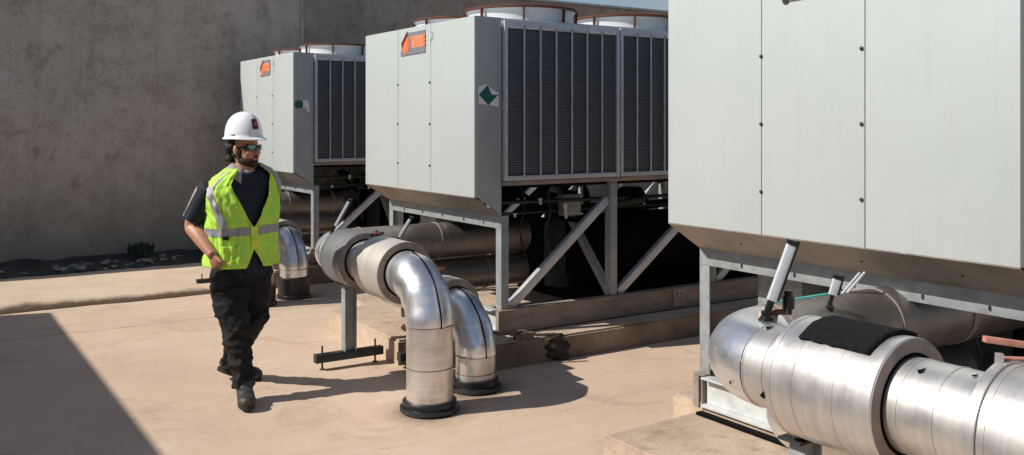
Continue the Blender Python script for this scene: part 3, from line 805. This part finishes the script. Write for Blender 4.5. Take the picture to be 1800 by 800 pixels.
# clamp lug + seam marks on the near pipe
bm = bmesh.new(); band(bm, Lp(2.69, 1.475, .855), (0, 1, 0), .200, .03, .006); obox(bm, Lp(2.66, 1.485, 1.045), Lp(2.655, 1.48, 1.085), .022, .016); build('clamp', bm, M['jacket_y'], t)
for vv_, r_ in ((1.62, .154), (1.74, .154), (2.27, .154), (2.36, .154), (1.93, .212), (2.09, .212)):
    bm = bmesh.new(); band(bm, Lp(2.69, vv_, .855), (0, 1, 0), r_, .005, .0015); build('seam_band', bm, M['jacket_y'], t)
for (vv_, an, s1) in ((2.33, 104, .014), (2.24, 100, .012), (2.27, 205, .016), (1.70, 118, .013), (1.55, 104, .010), (2.42, 200, .008)):
    a = R(an); r_ = .1555; bm = bmesh.new()
    c0 = Lp(2.69 + r_ * math.cos(a), vv_, .855 + r_ * math.sin(a)); nr = Vector((math.cos(a), 0, math.sin(a))); tg = Vector((-math.sin(a), 0, math.cos(a)))
    pts = [c0 + nr * .0015 + tg * s1 * q * (1 + .4 * rnd.random()) + Vector((0, 1, 0)) * s1 * w_ for q, w_ in ((-1, -.4), (-.3, .3), (.2, 1.1), (1, .2), (.4, -.5))]
    bm.faces.new([bm.verts.new(p) for p in pts]); build('tear_mark', bm, M['foam'], t, False)
# teal tape line on top of the run under the machine
bm = bmesh.new(); sweep(bm, [Lp(2.98, 2.63, 1.008), Lp(3.3, 2.63, 1.009), Lp(3.50, 2.63, 1.008)], .008, 8); build('teal_tape', bm, M['teal'], t)
# small gauge tube behind
bm = bmesh.new()
for dx in (0, .035): obox(bm, Lp(3.42 + dx, 2.62, .99), Lp(3.50 + dx, 2.57, 1.10), .009, .009)
build('sight_tube', bm, M['chrome'], t)
t, T = pipe_a(3.16, .6, 2.75, .50, 'lower dark pipe under the huge foreground pipe, half hidden in shade', M['jacket_z'], [(1.6, 2.0, .19, M['sleeve_grey'], M['ring'])], .085, rp=.136)

# red lever (separate: a handle on the valve of the near pipe -> part)
T = near_pipe.location
Lp = lambda x, y, z: Vector((x, y, z)) - T
bm = bmesh.new(); lathe(bm, Lp(2.80, 1.38, 1.03), (0, 0, 1), [(0, .022), (.02, .022), (.022, .016), (.045, .016), (.05, .02), (.06, .002)], 14); lv = build('lever_valve', bm, M['galv_light'], near_pipe)
dl = Vector((-CX * .98, SX * .98, .14)).normalized()
a = Lp(2.86, 1.37, 1.085)
bm = bmesh.new(); obox(bm, a, a + dl * .27, .022, .018, Vector((0, 0, 1)), .003); build('lever_arm', bm, M['red_paint'], lv)
bm = bmesh.new(); sweep(bm, [a + Vector((0, 0, -.028)), a + dl * .1 + Vector((0, 0, -.036)), a + dl * .235 + Vector((0, 0, -.05))], .006, 8); build('lever_rod', bm, M['red_paint'], lv)

# cream rag by the vent
bm = bmesh.new(); prev = None
for i in range(9):
    cur = []
    for j in range(7):
        a = i / 8; b_ = j / 6
        p = Vector((2.745 + .05 * a, 2.455 - .05 * a + .02 * b_, 1.035 - .045 * b_ + .012 * math.sin(a * 7 + b_ * 4)))
        cur.append(bm.verts.new(p))
    if prev:
        for j in range(6): bm.faces.new((prev[j], prev[j + 1], cur[j + 1], cur[j]))
    prev = cur
o = build('rag', bm, M['cloth']); md = o.modifiers.new('s', 'SOLIDIFY'); md.thickness = .008
tag(o, 'small cream rag tied at the thermometer on the huge foreground pipe', 'rag')

# black mat draped over the fat sleeve
bm = bmesh.new(); prev = None; rs = .212 + .012
n1, n2 = 26, 22
for i in range(n1 + 1):
    cur = []
    for j in range(n2 + 1):
        a = R(130 - 66 * i / n1 + 1.2 * noise.noise(Vector((j * .4, 7, 0)))); s1 = j / n2
        v = 1.84 + .27 * s1 - .01 * (i / n1) + .005 * noise.noise(Vector((i * .4, 3, j * .1)))
        r_ = rs - .010 + .002 * noise.noise(Vector((i * .3, j * .3, 0)))
        cur.append(bm.verts.new((2.69 + r_ * math.cos(a), v, .855 + r_ * math.sin(a))))
    if prev:
        for j in range(n2): bm.faces.new((prev[j], prev[j + 1], cur[j + 1], cur[j]))
    prev = cur
o = build('rubber_mat', bm, mat_simple('black_felt', (.010, .012, .014), .95, 0, .6, 90, .9, spec=.2)); md = o.modifiers.new('s', 'SOLIDIFY'); md.thickness = .014; md.offset = 1
tag(o, 'ragged black mat draped over the fat sleeve of the foreground pipe', 'mat')

# pipe supports
def support(u, v, zt, label, footed=True, hw=.26):
    t = empty('pipe_support', (u, v, 0)); tag(t, label, 'pipe support', 'steel post supports under the pipes')
    z0 = .115
    bm = bmesh.new()
    box(bm, -.045, -.036, -.035, .035, z0, zt, .001); box(bm, .036, .045, -.035, .035, z0, zt, .001); box(bm, -.036, .036, -.004, .004, z0, zt)
    # far web plate gives the dark face
    post = build('post', bm, M['galv'], t)
    bm = bmesh.new(); box(bm, -.09, .09, -.05, .05, zt, zt + .01, .001); build('saddle', bm, M['dark_steel'], t)
    bm = bmesh.new(); box(bm, -hw, hw, -.03, .03, .055, z0 - .001, .002); fb = build('foot_bar', bm, M['dark_steel'], t)
    for s1 in (-1, 1):
        bm = bmesh.new(); lathe(bm, (s1 * (hw - .055), 0, 0), (0, 0, 1), [(0, .02), (.006, .02), (.006, .007), (.17, .007), (.172, .001)], 12); build('levelling_bolt', bm, M['rust'], fb)
    return t
support(2.70, 6.28, .60, 'T shaped steel post with black foot bar under the central pipe')
support(2.69, 2.20, .632, 'steel post under the fat sleeve of the foreground pipe')
support(3.16, 6.0, .31, 'low dark support behind the central pipe beside the plinth corner', hw=.2)
support(2.85, 10.0, .62, 'dark footed support mostly hidden behind the man, at the ledge', hw=.27)
# (tar below)
# small black bracket touching the riser
bm = bmesh.new(); box(bm, 2.66, 2.90, 5.30, 5.36, .52, .575, .003); box(bm, 2.78, 2.80, 5.32, 5.34, 0, .52)
tag(build('bracket', bm, M['dark_steel']), 'small black bracket arm just behind the central pipe riser', 'bracket')

# ------------------------------------------------------------------ the man
def remeshed(name, bm, mat, parent, voxel, disp=None, smooth_it=2):
    me = bpy.data.meshes.new('tmp'); bmesh.ops.recalc_face_normals(bm, faces=bm.faces); bm.to_mesh(me); bm.free()
    o = bpy.data.objects.new('tmp', me); link(o)
    m = o.modifiers.new('r', 'REMESH'); m.mode = 'VOXEL'; m.voxel_size = voxel; m.use_smooth_shade = True
    if smooth_it:
        s = o.modifiers.new('s', 'SMOOTH'); s.iterations = smooth_it; s.factor = .5
    dg = bpy.context.evaluated_depsgraph_get()
    me2 = bpy.data.meshes.new_from_object(o.evaluated_get(dg))
    COL.objects.unlink(o); bpy.data.objects.remove(o)
    me2.name = name
    if disp:
        ns = [v.normal.copy() for v in me2.vertices]
        for v, n_ in zip(me2.vertices, ns): v.co = v.co + n_ * disp(v.co)
    me2.materials.clear(); me2.materials.append(mat)
    for p in me2.polygons: p.use_smooth = True
    return link(bpy.data.objects.new(name, me2), parent)

# dark broken patch on the middle plinth front
bm = bmesh.new()
for i in range(60):
    r = bmesh.ops.create_icosphere(bm, subdivisions=2, radius=rnd.uniform(.02, .055))
    for v in r['verts']:
        v.co = v.co * (1 + .3 * noise.noise(v.co * 40))
        v.co = Vector((v.co.x * 1.2, v.co.y * .5, v.co.z * .5))
    t = rnd.random()
    bmesh.ops.translate(bm, verts=r['verts'], vec=(4.04 + rnd.gauss(0, .04) + .05 * t, 5.595 - .03 * t + rnd.gauss(0, .008), .18 - .16 * t))
tag(remeshed('tar_lump', bm, M['tar'], None, .008, lambda p: .008*noise.noise(p*30), 4), 'lump of black tar smeared over the edge of the middle plinth', 'tar')
man = empty('person', (0, 0, 0), -CAM_YAW)
# root at camera-plane position X=-1.743, Y=6.0
man.location = (-1.743 * CX + 6.0 * SX, 1.743 * SX + 6.0 * CX, 0)
tag(man, 'man walking in white hard hat, sunglasses and yellow green safety vest, hand in pocket', 'person')
K = 6.0 / 1635
def PX(px, py, y=0.):
    """photo position -> local metres at depth offset y"""
    k = (6.0 + y) / 1635
    return Vector(((px - 900) * k + 1.743, y, 1.75 - (py - 218) * k))

A = R(42)
F = Vector((math.sin(A), -math.cos(A), 0)); Lf = Vector((math.cos(A), math.sin(A), 0))
def tilt(z): return .17 * max(0, min(1, (z - 1.0) / .4))
def tors(z, w_, d_, phi, cx=0., cy=0., sup=2.0):
    s, c = math.sin(phi), math.cos(phi)
    e = 2 / sup
    ss = math.copysign(abs(s) ** e, s); cc = math.copysign(abs(c) ** e, c)
    lat = w_ * ss
    p = Vector((cx, cy, z)) + Lf * lat + F * d_ * cc
    p.z += tilt(z) * lat
    return p
def interp(tab, z):
    if z <= tab[0][0]: return tab[0][1:]
    for a, b in zip(tab[:-1], tab[1:]):
        if z <= b[0]:
            t_ = (z - a[0]) / (b[0] - a[0]); t_ = t_ * t_ * (3 - 2 * t_) * .5 + t_ * .5
            return tuple(p + (q - p) * t_ for p, q in zip(a[1:], b[1:]))
    return tab[-1][1:]
NK = Vector((.012, -.01, 0))
# z, halfwidth, halfdepth, cx, cy
TB = [(.78, .165, .125, -.005, .02), (.95, .165, .13, -.005, .01), (1.10, .175, .13, 0, 0), (1.25, .19, .13, 0, 0), (1.34, .198, .12, 0, 0), (1.40, .172, .105, 0, 0), (1.44, .115, .086, .008, -.005), (1.47, .072, .07, .015, -.01), (1.56, .062, .066, .03, -.015)]
def torso(bm, tab, n=40, sup=2.25, z0=None, z1=None, step=.02, off=0):
    z = z0 if z0 is not None else tab[0][0]; z1 = z1 or tab[-1][0]; rs = []
    while z <= z1 + 1e-6:
        w_, d_, cx, cy = interp(tab, z)
        rs.append([tors(z, w_ + off, d_ + off, 2 * PI * k / n, cx, cy, sup) for k in range(n)]); z += step
    rings(bm, rs)
def limb(bm, pts, n=20, sub=6):
    """pts: (Vector, radius); Catmull-Rom smoothed"""
    P = [Vector(p) for p, r in pts]; Rr = [r for p, r in pts]; path = []; rad = []
    for i in range(len(P) - 1):
        p0 = P[max(i - 1, 0)]; p1 = P[i]; p2 = P[i + 1]; p3 = P[min(i + 2, len(P) - 1)]
        for k in range(sub):
            t_ = k / sub
            path.append(.5 * ((2 * p1) + (-p0 + p2) * t_ + (2 * p0 - 5 * p1 + 4 * p2 - p3) * t_ * t_ + (-p0 + 3 * p1 - 3 * p2 + p3) * t_ ** 3)); rad.append(Rr[i] + (Rr[i + 1] - Rr[i]) * (t_ * t_ * (3 - 2 * t_)))
    path.append(P[-1]); rad.append(Rr[-1])
    sweep(bm, path, rad, n)
def ell(bm, c, ax, ay, az, n=3):
    """ellipsoid with axis vectors"""
    r = bmesh.ops.create_icosphere(bm, subdivisions=n, radius=1)
    for v in r['verts']: v.co = Vector(c) + Vector(ax) * v.co.x + Vector(ay) * v.co.y + Vector(az) * v.co.z

# joints
shR = PX(366, 331, -.12); elR = PX(337, 396, -.07); wrR = PX(374, 449, -.215); 
shL = Vector((.125, .135, 1.39)); elL = Vector((.11, .30, 1.13)); wrL = Vector((.05, .28, .90))
hipR = Vector((-.085, -.03, .86)); knR = PX(415, 575, -.12); anR = PX(429, 672, -.15)
hipL = Vector((.075, .07, .86)); knL = Vector((.045, .10, .47)); anL = Vector((-.19, .37, .13))
HF = Vector((math.sin(R(62)), -math.cos(R(62)), 0)); HS = Vector((-math.cos(R(62)), -math.sin(R(62)), 0)); UP = Vector((0, 0, 1))
HC = PX(431, 262, -.03)
bm = bmesh.new()
torso(bm, TB)
# head: cranium, jaw, nose, brow, ears
ell(bm, HC + UP * .035 - HF * .012, HF * .098, HS * .076, UP * .088)
ell(bm, HC - UP * .035 + HF * .022, HF * .072, HS * .060, UP * .072)
ell(bm, HC - UP * .082 + HF * .062, HF * .030, HS * .032, UP * .022)
ell(bm, HC + UP * .018 + HF * .082, HF * .016, HS * .045, UP * .012)
ell(bm, HC - UP * .012 + HF * .097, HF * .022, HS * .013, UP * .030)
ell(bm, HC - UP * .030 + HF * .108, HF * .014, HS * .017, UP * .012)
ell(bm, HC - UP * .058 + HF * .088, HF * .014, HS * .026, UP * .010)
for s1 in (-1, 1):
    ell(bm, HC - UP * .02 + HF * .065 + HS * s1 * .036, HF * .026, HS * .024, UP * .026)
    ell(bm, HC - UP * .006 - HF * .008 + HS * s1 * .079, HF * .017 - UP * .004, HS * .011, UP * .032)
limb(bm, [(Vector((.008, 0, 1.38)), .066), (Vector((.018, -.01, 1.45)), .058), (HC - UP * .05 - HF * .02, .055)])
# arms and legs
limb(bm, [(shR, .052), ((shR + elR) / 2, .050), (elR, .045), (elR * .65 + wrR * .35, .049), (wrR, .031)])
limb(bm, [(shL, .052), ((shL + elL) / 2, .048), (elL, .04), (elL * .6 + wrL * .4, .042), (wrL, .026)])
def hand(bm, w_, d, pn, tn, curl=.5):
    """w_ wrist, d pointing direction, pn palm normal, tn thumb side"""
    d = d.normalized(); pn = (pn - d * pn.dot(d)).normalized(); tn = (tn - d * tn.dot(d) - pn * tn.dot(pn)).normalized()
    ell(bm, w_ + d * .042, d * .056, tn * .042, pn * .019)
    for k, (o_, l) in enumerate(((.028, .072), (.010, .080), (-.010, .074), (-.028, .058))):
        b0 = w_ + d * .075 + tn * o_; d1 = (d + pn * curl * .5).normalized(); d2 = (d + pn * curl * 1.2).normalized()
        limb(bm, [(b0, .0095), (b0 + d1 * l * .45, .0090), (b0 + d1 * l * .45 + d2 * l * .35, .008), (b0 + d1 * l * .45 + d2 * l * .55, .0065)], 10, 3)
    b0 = w_ + d * .022 + tn * .03
    limb(bm, [(b0, .013), (b0 + (tn * .7 + d * .7) * .035, .0115), (b0 + (tn * .55 + d * .85 + pn * .2) * .062, .009)], 10, 3)
hand(bm, wrR, Vector((.26, .16, -1)), Vector((.5, .9, 0)), Vector((1, -.35, 0)), .3)
hand(bm, wrL, Vector((-.1, -.02, -1)), Vector((-.7, -.6, 0)), Vector((.2, -1, 0)), .6)
limb(bm, [(hipR, .085), ((hipR + knR) / 2, .075), (knR, .052), ((knR + anR) / 2, .052), (anR, .038)])
limb(bm, [(hipL, .085), ((hipL + knL) / 2, .075), (knL, .052), ((knL + anL) / 2, .052), (anL, .038)])
ell(bm, anR + Vector((.02, -.06, -.05)), (.03, -.1, 0), (.04, .01, 0), (0, 0, .035)); ell(bm, anL + Vector((.08, -.01, -.05)), (.11, -.01, -.03), (0, .035, 0), (0, 0, .03))
remeshed('body', bm, M['skin'], man, .0058, None, 2)
# lips hint
bm = bmesh.new(); ell(bm, HC - UP * .060 + HF * .101, HF * .005, HS * .02, UP * .004, 2); build('mouth', bm, M['lip'], man)

# beard
bm = bmesh.new()
ell(bm, HC - UP * .074 + HF * .018, HF * .076, HS * .064, UP * .042)
ell(bm, HC - UP * .094 + HF * .062, HF * .034, HS * .036, UP * .024)
ell(bm, HC - UP * .046 + HF * .100, HF * .012, HS * .027, UP * .006)
for s1 in (-1, 1): ell(bm, HC - UP * .022 + HF * .012 + HS * s1 * .060, HF * .013, HS * .014, UP * .045)
remeshed('beard', bm, M['beard'], man, .006, lambda p: .004 * noise.noise(p * 90), 1)
# hair under the hat and behind
bm = bmesh.new()
ell(bm, HC + UP * .03 - HF * .038, HF * .088, HS * .082, UP * .068)
rh = random.Random(5)
for i in range(60):
    a = rh.uniform(-1.3, 1.3); z = rh.uniform(-.075, .03)
    d = (-HF * math.cos(a) + HS * math.sin(a))
    if abs(a) > 1.0 and z < -.01: continue
    ell(bm, HC - HF * .012 + Vector((0, 0, z)) + d * (.088 + rh.uniform(-.004, .018)), HF * .016, HS * .015, UP * .017, 1)
remeshed('hair', bm, M['hair'], man, .006, lambda p: .006 * noise.noise(p * 55), 1)

# hard hat
hc = PX(428, 240, -.03)
bm = bmesh.new(); n = 56; rs = []
def hatp(th, ph, off=0.):
    # th around from the front, ph 0 rim .. pi/2 top
    a = .128 + off; b_ = .108 + off; h = .155 + off
    r = math.cos(ph) ** .78 if math.cos(ph) > 0 else 0
    zz = math.sin(ph) ** 1.0
    ridge = .005 * math.exp(-(math.sin(th) * r * 5) ** 2) * (math.sin(ph) ** .5)
    return hc + HF * a * r * math.cos(th) + HS * b_ * r * math.sin(th) + UP * (h * zz + ridge) + UP * (.0)
for i in range(17):
    ph = (i / 16) * (PI / 2) * .995
    rs.append([hatp(2 * PI * k / n, ph) for k in range(n)])
brim = []
for k in range(n):
    th = 2 * PI * k / n; c = math.cos(th); e = .012 + .038 * max(0, c) ** 3
    p = hc + HF * (.128 + e) * c + HS * (.108 + .011) * math.sin(th) + UP * (-.010 - .008 * max(0, c) ** 2)
    brim.append(p)
brim2 = [p - UP * .006 for p in brim]
inner = [hc + HF * .118 * math.cos(2 * PI * k / n) + HS * .098 * math.sin(2 * PI * k / n) - UP * .010 for k in range(n)]
rings(bm, [inner, brim2, brim] + rs)
ht = build('hard_hat', bm, M['hat'], man, True, 60)
bm = bmesh.new()
for k in range(9):
    pass
def hatpatch(th0, th1, ph0, ph1, off, mat, name, n_=6):
    bm = bmesh.new(); prev = None
    for i in range(n_ + 1):
        cur = [bm.verts.new(hatp(th0 + (th1 - th0) * j / n_, ph0 + (ph1 - ph0) * i / n_, off)) for j in range(n_ + 1)]
        if prev:
            for j in range(n_): bm.faces.new((prev[j], prev[j + 1], cur[j + 1], cur[j]))
        prev = cur
    return build(name, bm, mat, ht)
hatpatch(R(-2), R(21), R(17), R(44), .003, M['maroon'], 'emblem')
hatpatch(R(5), R(14), R(25), R(36), .0045, M['pinkprint'], 'emblem_mark')
bm = bmesh.new(); ell(bm, hatp(R(88), R(6), .002), HF * .022, HS * .006, UP * .010, 2); build('hat_slot', bm, M['hat'], ht)

# sunglasses
def gl(a, z, r=0): 
    c, s = math.cos(a), math.sin(a)
    return HC + HF * ((.104 + r) * c ** 1 if c > 0 else (.1 + r) * c) + HS * (.082 + r) * s + UP * z
bm = bmesh.new(); prev = None
for i in range(31):
    a = R(-85) + R(170) * i / 30; hh = .019 if abs(a) < R(48) else .019 - .013 * min(1, (abs(a) - R(48)) / R(12))
    if abs(a) < R(8): hh = .010
    zc = .012
    cur = [bm.verts.new(gl(a, zc - hh * .95, .003)), bm.verts.new(gl(a, zc - hh * .4, .007)), bm.verts.new(gl(a, zc + hh * .4, .008)), bm.verts.new(gl(a, zc + hh, .005))]
    if prev:
        for k in range(3): bm.faces.new((prev[k], prev[k + 1], cur[k + 1], cur[k]))
    prev = cur
sg = build('sunglasses', bm, M['frame_black'], man); md = sg.modifiers.new('s', 'SOLIDIFY'); md.thickness = .003
for s1 in (-1, 1):
    bm = bmesh.new(); prev = None
    for i in range(11):
        a = s1 * (R(11) + R(35) * i / 10); hh = .0145 * (1 if 1 < i < 9 else .75)
        cur = [bm.verts.new(gl(a, .011 - hh, .0085)), bm.verts.new(gl(a, .011, .0105)), bm.verts.new(gl(a, .011 + hh, .0095))]
        if prev:
            for k in range(2): bm.faces.new((prev[k], prev[k + 1], cur[k + 1], cur[k]))
        prev = cur
    build('lens', bm, M['lens'], sg)

# shirt (navy) with short sleeves
def folds(p, amp=.008, f=9, ax=(1, 1, .6)):
    q = Vector((p.x * ax[0], p.y * ax[1], p.z * ax[2]))
    return amp * (noise.noise(q * f) + .5 * noise.noise(q * f * 2.3)) + amp * .5 * (1 - abs(noise.noise(q * f * 1.4 + Vector((3, 1, 2)))) * 3)
bm = bmesh.new(); torso(bm, TB[:-1], off=.012, z1=1.44)
def sleeve(bm, sh, el, w0=.064, w1=.072):
    d = (el - sh)
    limb(bm, [(sh - d * .10, .048), (sh + d * .08, w0), (sh + d * .45, w0 + .004), (sh + d * .84, w1)], 24)
sleeve(bm, shR, elR); sleeve(bm, shL, elL, .052, .062)
remeshed('shirt', bm, M['navy'], man, .0075, lambda p: folds(p, .004, 11), 2)
# grey outer shoulder patch of the sleeve
bm = bmesh.new(); prev = None
dS = (elR - shR); tS = dS.normalized(); oS = Vector((-1, -.25, .1)); oS = (oS - tS * oS.dot(tS)).normalized(); fS = tS.cross(oS).normalized()
if fS.y > 0: fS = -fS
for i in range(12):
    s1 = .08 + .76 * i / 11; c = shR + dS * s1; cur = []
    for j in range(9):
        a = R(-38 + 66 * j / 8 - 12 * (i / 11)); cur.append(bm.verts.new(c + (oS * math.cos(a) + fS * math.sin(a)) * (.068 + .009 * s1 + .003 * noise.noise(c * 20 + Vector((j * .3, 0, 0))))))
    if prev:
        for j in range(8): bm.faces.new((prev[j], prev[j + 1], cur[j + 1], cur[j]))
    prev = cur
o = build('sleeve_patch', bm, M['collar'], man); md = o.modifiers.new('s', 'SOLIDIFY'); md.thickness = .006
# white tee + collar
bm = bmesh.new()
cN = Vector((.018, -.012, 1.472)) 
pts = [cN + Lf * .058 * math.sin(a) + F * .064 * math.cos(a) + UP * (-.03 * math.cos(a) * (1 if math.cos(a) > 0 else .3)) for a in [i * 2 * PI / 28 for i in range(29)]]
sweep(bm, pts, .014, 10, False); build('undershirt', bm, M['tee'], man)
for s1 in (-1, 1):
    bm = bmesh.new(); prev = None
    for i in range(15):
        a = s1 * (R(34) + R(146) * i / 14); drop = .055 * max(0, math.cos(a)) + .0
        top = cN + Lf * (.074 * math.sin(a)) + F * (.080 * math.cos(a)) + UP * (.030 - drop * .8)
        top.z += .02 * s1 * 0
        low = cN + Lf * (.128 * math.sin(a)) + F * (.122 * math.cos(a)) + UP * (-.018 - drop * 1.3)
        if i == 0: low += F * .004 - UP * .012 
        low.z += tilt(1.4) * (.09 * math.sin(a))
        cur = [bm.verts.new(top), bm.verts.new((top + low) / 2 + (F * math.cos(a) + Lf * math.sin(a)) * .006), bm.verts.new(low)]
        if prev:
            for k in range(2): bm.faces.new((prev[k], prev[k + 1], cur[k + 1], cur[k]))
        prev = cur
    o = build('collar', bm, M['collar' if s1 < 0 else 'navy'], man); md = o.modifiers.new('s', 'SOLIDIFY'); md.thickness = .006  # sunlight painted in: sunny half of the collar grey, other half navy

# vest: parametric shell
VT = [(.845, .222, .178, .0, .01), (.95, .218, .172, .0, .005), (1.08, .215, .168, .0, 0), (1.2, .228, .168, .0, 0), (1.28, .240, .162, 0, 0), (1.34, .246, .150, 0, 0), (1.385, .232, .132, 0, 0), (1.43, .175, .118, .006, -.004), (1.46, .128, .104, .012, -.008), (1.478, .100, .094, .014, -.01)]
def vopen(z):
    if z > 1.105: return R(2) + R(37) * ((z - 1.105) / .37) ** .95
    if z < .95: return R(1) + R(12) * ((.95 - z) / .105)
    return R(.8)
def vestp(z, phi, off=0.):
    w_, d_, cx, cy = interp(VT, z)
    p0 = tors(z, w_ + off, d_ + off, phi, cx, cy, 2.35)
    # folds: radiate from the waist and hem flare
    nz = Vector((math.sin(phi) * 1.4, math.cos(phi) * 1.4, z * 2.2))
    a = .014 * noise.noise(nz * 2.2) + .010 * noise.noise(nz * 5.5) + .005 * noise.noise(nz * 12) + .007 * math.sin(phi * 7 + z * 9) * max(0, (1.1 - z) * 3) * .5
    a += .010 * (1 - min(1, abs(noise.noise(Vector((phi * 1.6 + z * 5, z * 3.5, 4))) * 5)))
    rad = (Lf * math.sin(phi) + F * math.cos(phi))
    return p0 + rad * a
hem = lambda phi: .845 + .012 * math.sin(phi * 3) - .02 * math.cos(phi)
def vest_strip(bm, zs, ph, off=0., nph=90):
    prev = None
    for z in zs:
        a0, a1 = ph(z); cur = []
        for k in range(nph + 1):
            phi = a0 + (a1 - a0) * k / nph
            cur.append(bm.verts.new(vestp(z, phi, off)))
        if prev:
            for k in range(nph): bm.faces.new((prev[k], prev[k + 1], cur[k + 1], cur[k]))
        prev = cur
bm = bmesh.new(); zs = [.845 + (1.478 - .845) * i / 70 for i in range(71)]
vest_strip(bm, zs, lambda z: (vopen(z), 2 * PI - vopen(z)), 0, 120)
vest = build('safety_vest', bm, M['vest'], man, True, 80); md = vest.modifiers.new('s', 'SOLIDIFY'); md.thickness = .005; md.offset = 1
T_ = lambda a, b, n_: [a + (b - a) * i / n_ for i in range(n_ + 1)]
# tape: belt and two braces
bm = bmesh.new(); vest_strip(bm, T_(1.050, 1.102, 5), lambda z: (R(4.5), R(355.5)), .008, 120); build('reflective_stripe', bm, M['tape'], vest)
for s1 in (-1, 1):
    bm = bmesh.new()
    def ph(z, s1=s1):
        c = R(46 + 30 * max(0, min(1, (z - 1.08) / .33))) if s1 < 0 else R(74 - 30 * max(0, min(1, (z - 1.12) / .33))); hw = R(8.5) + R(6) * max(0, (z - 1.34) / .1)
        return (s1 * (c - hw), s1 * (c + hw))
    vest_strip(bm, T_(1.10, 1.47, 30), ph, .009, 8); build('reflective_stripe', bm, M['tape'], vest)
# binding at V edges and zip, pocket outline, black tab
for s1 in (-1, 1):
    bm = bmesh.new(); sweep(bm, [vestp(z, s1 * vopen(z), .003) for z in T_(.85, 1.474, 50)], .0038, 8); build('binding', bm, M['vest_edge'], vest)
bm = bmesh.new(); vest_strip(bm, T_(.96, 1.10, 10), lambda z: (R(-4), R(4)), .009, 4); build('zip', bm, M['vest_edge'], vest)
bm = bmesh.new(); vest_strip(bm, T_(1.028, 1.051, 3), lambda z: (R(-52), R(-40)), .010, 5); build('tab', bm, M['frame_black'], vest)
bm = bmesh.new(); vest_strip(bm, T_(.895, .985, 8), lambda z: (R(-52), R(-20)), .006, 14); o = build('vest_pocket', bm, M['vest'], vest); md = o.modifiers.new('s', 'SOLIDIFY'); md.thickness = .006; md.offset = 1
# armhole binding
for sh, el, s1 in ((shR, elR, -1), (shL, elL, 1)):
    pass

# trousers
bm = bmesh.new()
PT = [(.70, .125, .12, -.005, .02), (.80, .172, .14, -.005, .02), (.90, .178, .142, -.005, .015), (.97, .172, .14, -.005, .01)]
rs = []; z = .74
while z < .965:
    w_, d_, cx, cy = interp(PT, z); rs.append([tors(z, w_, d_, 2 * PI * k / 40, cx, cy, 2.2) for k in range(40)]); z += .02
rings(bm, rs)
limb(bm, [(hipR + Vector((0, 0, .02)), .105), (hipR.lerp(knR, .4), .112), (hipR.lerp(knR, .8), .093), (knR, .083), (knR.lerp(anR, .45), .076), (knR.lerp(anR, .85), .070), (anR + Vector((0, 0, -.025)), .070)], 28)
limb(bm, [(hipL + Vector((0, 0, .02)), .105), (hipL.lerp(knL, .4), .108), (hipL.lerp(knL, .8), .09), (knL, .08), (knL.lerp(anL, .45), .076), (knL.lerp(anL, .85), .066), (anL + Vector((0, 0, -.02)), .062)], 28)
limb(bm, [(wrR + Vector((.036, .030, -.085)), .050), (wrR + Vector((.030, .05, -.14)), .062), (hipR.lerp(knR, .40) + Vector((-.040, -.02, 0)), .080), (hipR.lerp(knR, .68) + Vector((-.036, -.02, 0)), .078), (hipR.lerp(knR, .82) + Vector((-.010, 0, 0)), .060)], 26)
ell(bm, hipR.lerp(knR, .36) + Vector((-.058, -.04, 0)), (.058, -.03, -.012), (.02, .078, 0), (.01, 0, .013))
def tf(p):
    q = Vector((p.x * 1.0, p.y, p.z * 1.0))
    r_ = 1 - min(1, abs(noise.noise(Vector((q.x * 5 + q.z * 5.5, q.y * 4, q.z * 7 - q.x * 3)))) * 4.5)
    r2 = 1 - min(1, abs(noise.noise(Vector((q.x * 8 - q.z * 6, q.y * 8 + 3, q.z * 10)))) * 4)
    low = 1 if p.z < .55 else .55
    return (.017 * r_ + .012 * r2) * low - .007 + .006 * noise.noise(q * 18) + .004 * noise.noise(q * 38)
tr = remeshed('trousers', bm, M['trouser'], man, .0075, tf, 2)
# boots
def boot(an, d, up_tilt, name='boot'):
    d = d.normalized(); s = d.cross(UP).normalized(); n_ = s.cross(d).normalized()
    heel = an - n_ * .078 - d * .055
    bm = bmesh.new()
    ell(bm, heel + d * .06 + n_ * .06, d * .08, s * .050, n_ * .058)
    ell(bm, heel + d * .14 + n_ * .052, d * .09, s * .053, n_ * .050)
    ell(bm, heel + d * .225 + n_ * .042, d * .072, s * .056, n_ * .042)
    limb(bm, [(heel + d * .05 + n_ * .05, .046), (an + n_ * .01, .057), (an + n_ * .05, .057)], 20, 3)
    b = remeshed(name, bm, M['boot'], man, .006, lambda p: .003 * noise.noise(p * 45), 2)
    bm = bmesh.new(); out_ = []
    for k in range(28):
        a = 2 * PI * k / 28; t_ = math.cos(a); w_ = .050 + .009 * t_
        out_.append((.135 + .16 * t_, w_ * math.sin(a) * (1 - .15 * (abs(t_) > .85))))
    rings(bm, [[heel + d * x + s * y + n_ * zz for x, y in out_] for zz in (-.002, .014, .024)])
    build('sole', bm, M['sole'], b)
    return b
boot(PX(430, 681, -.16), Vector((.34, -.9, 0)), 0)
boot(Vector((-.185, .365, .125)), Vector((1, -.12, -.22)), 0)
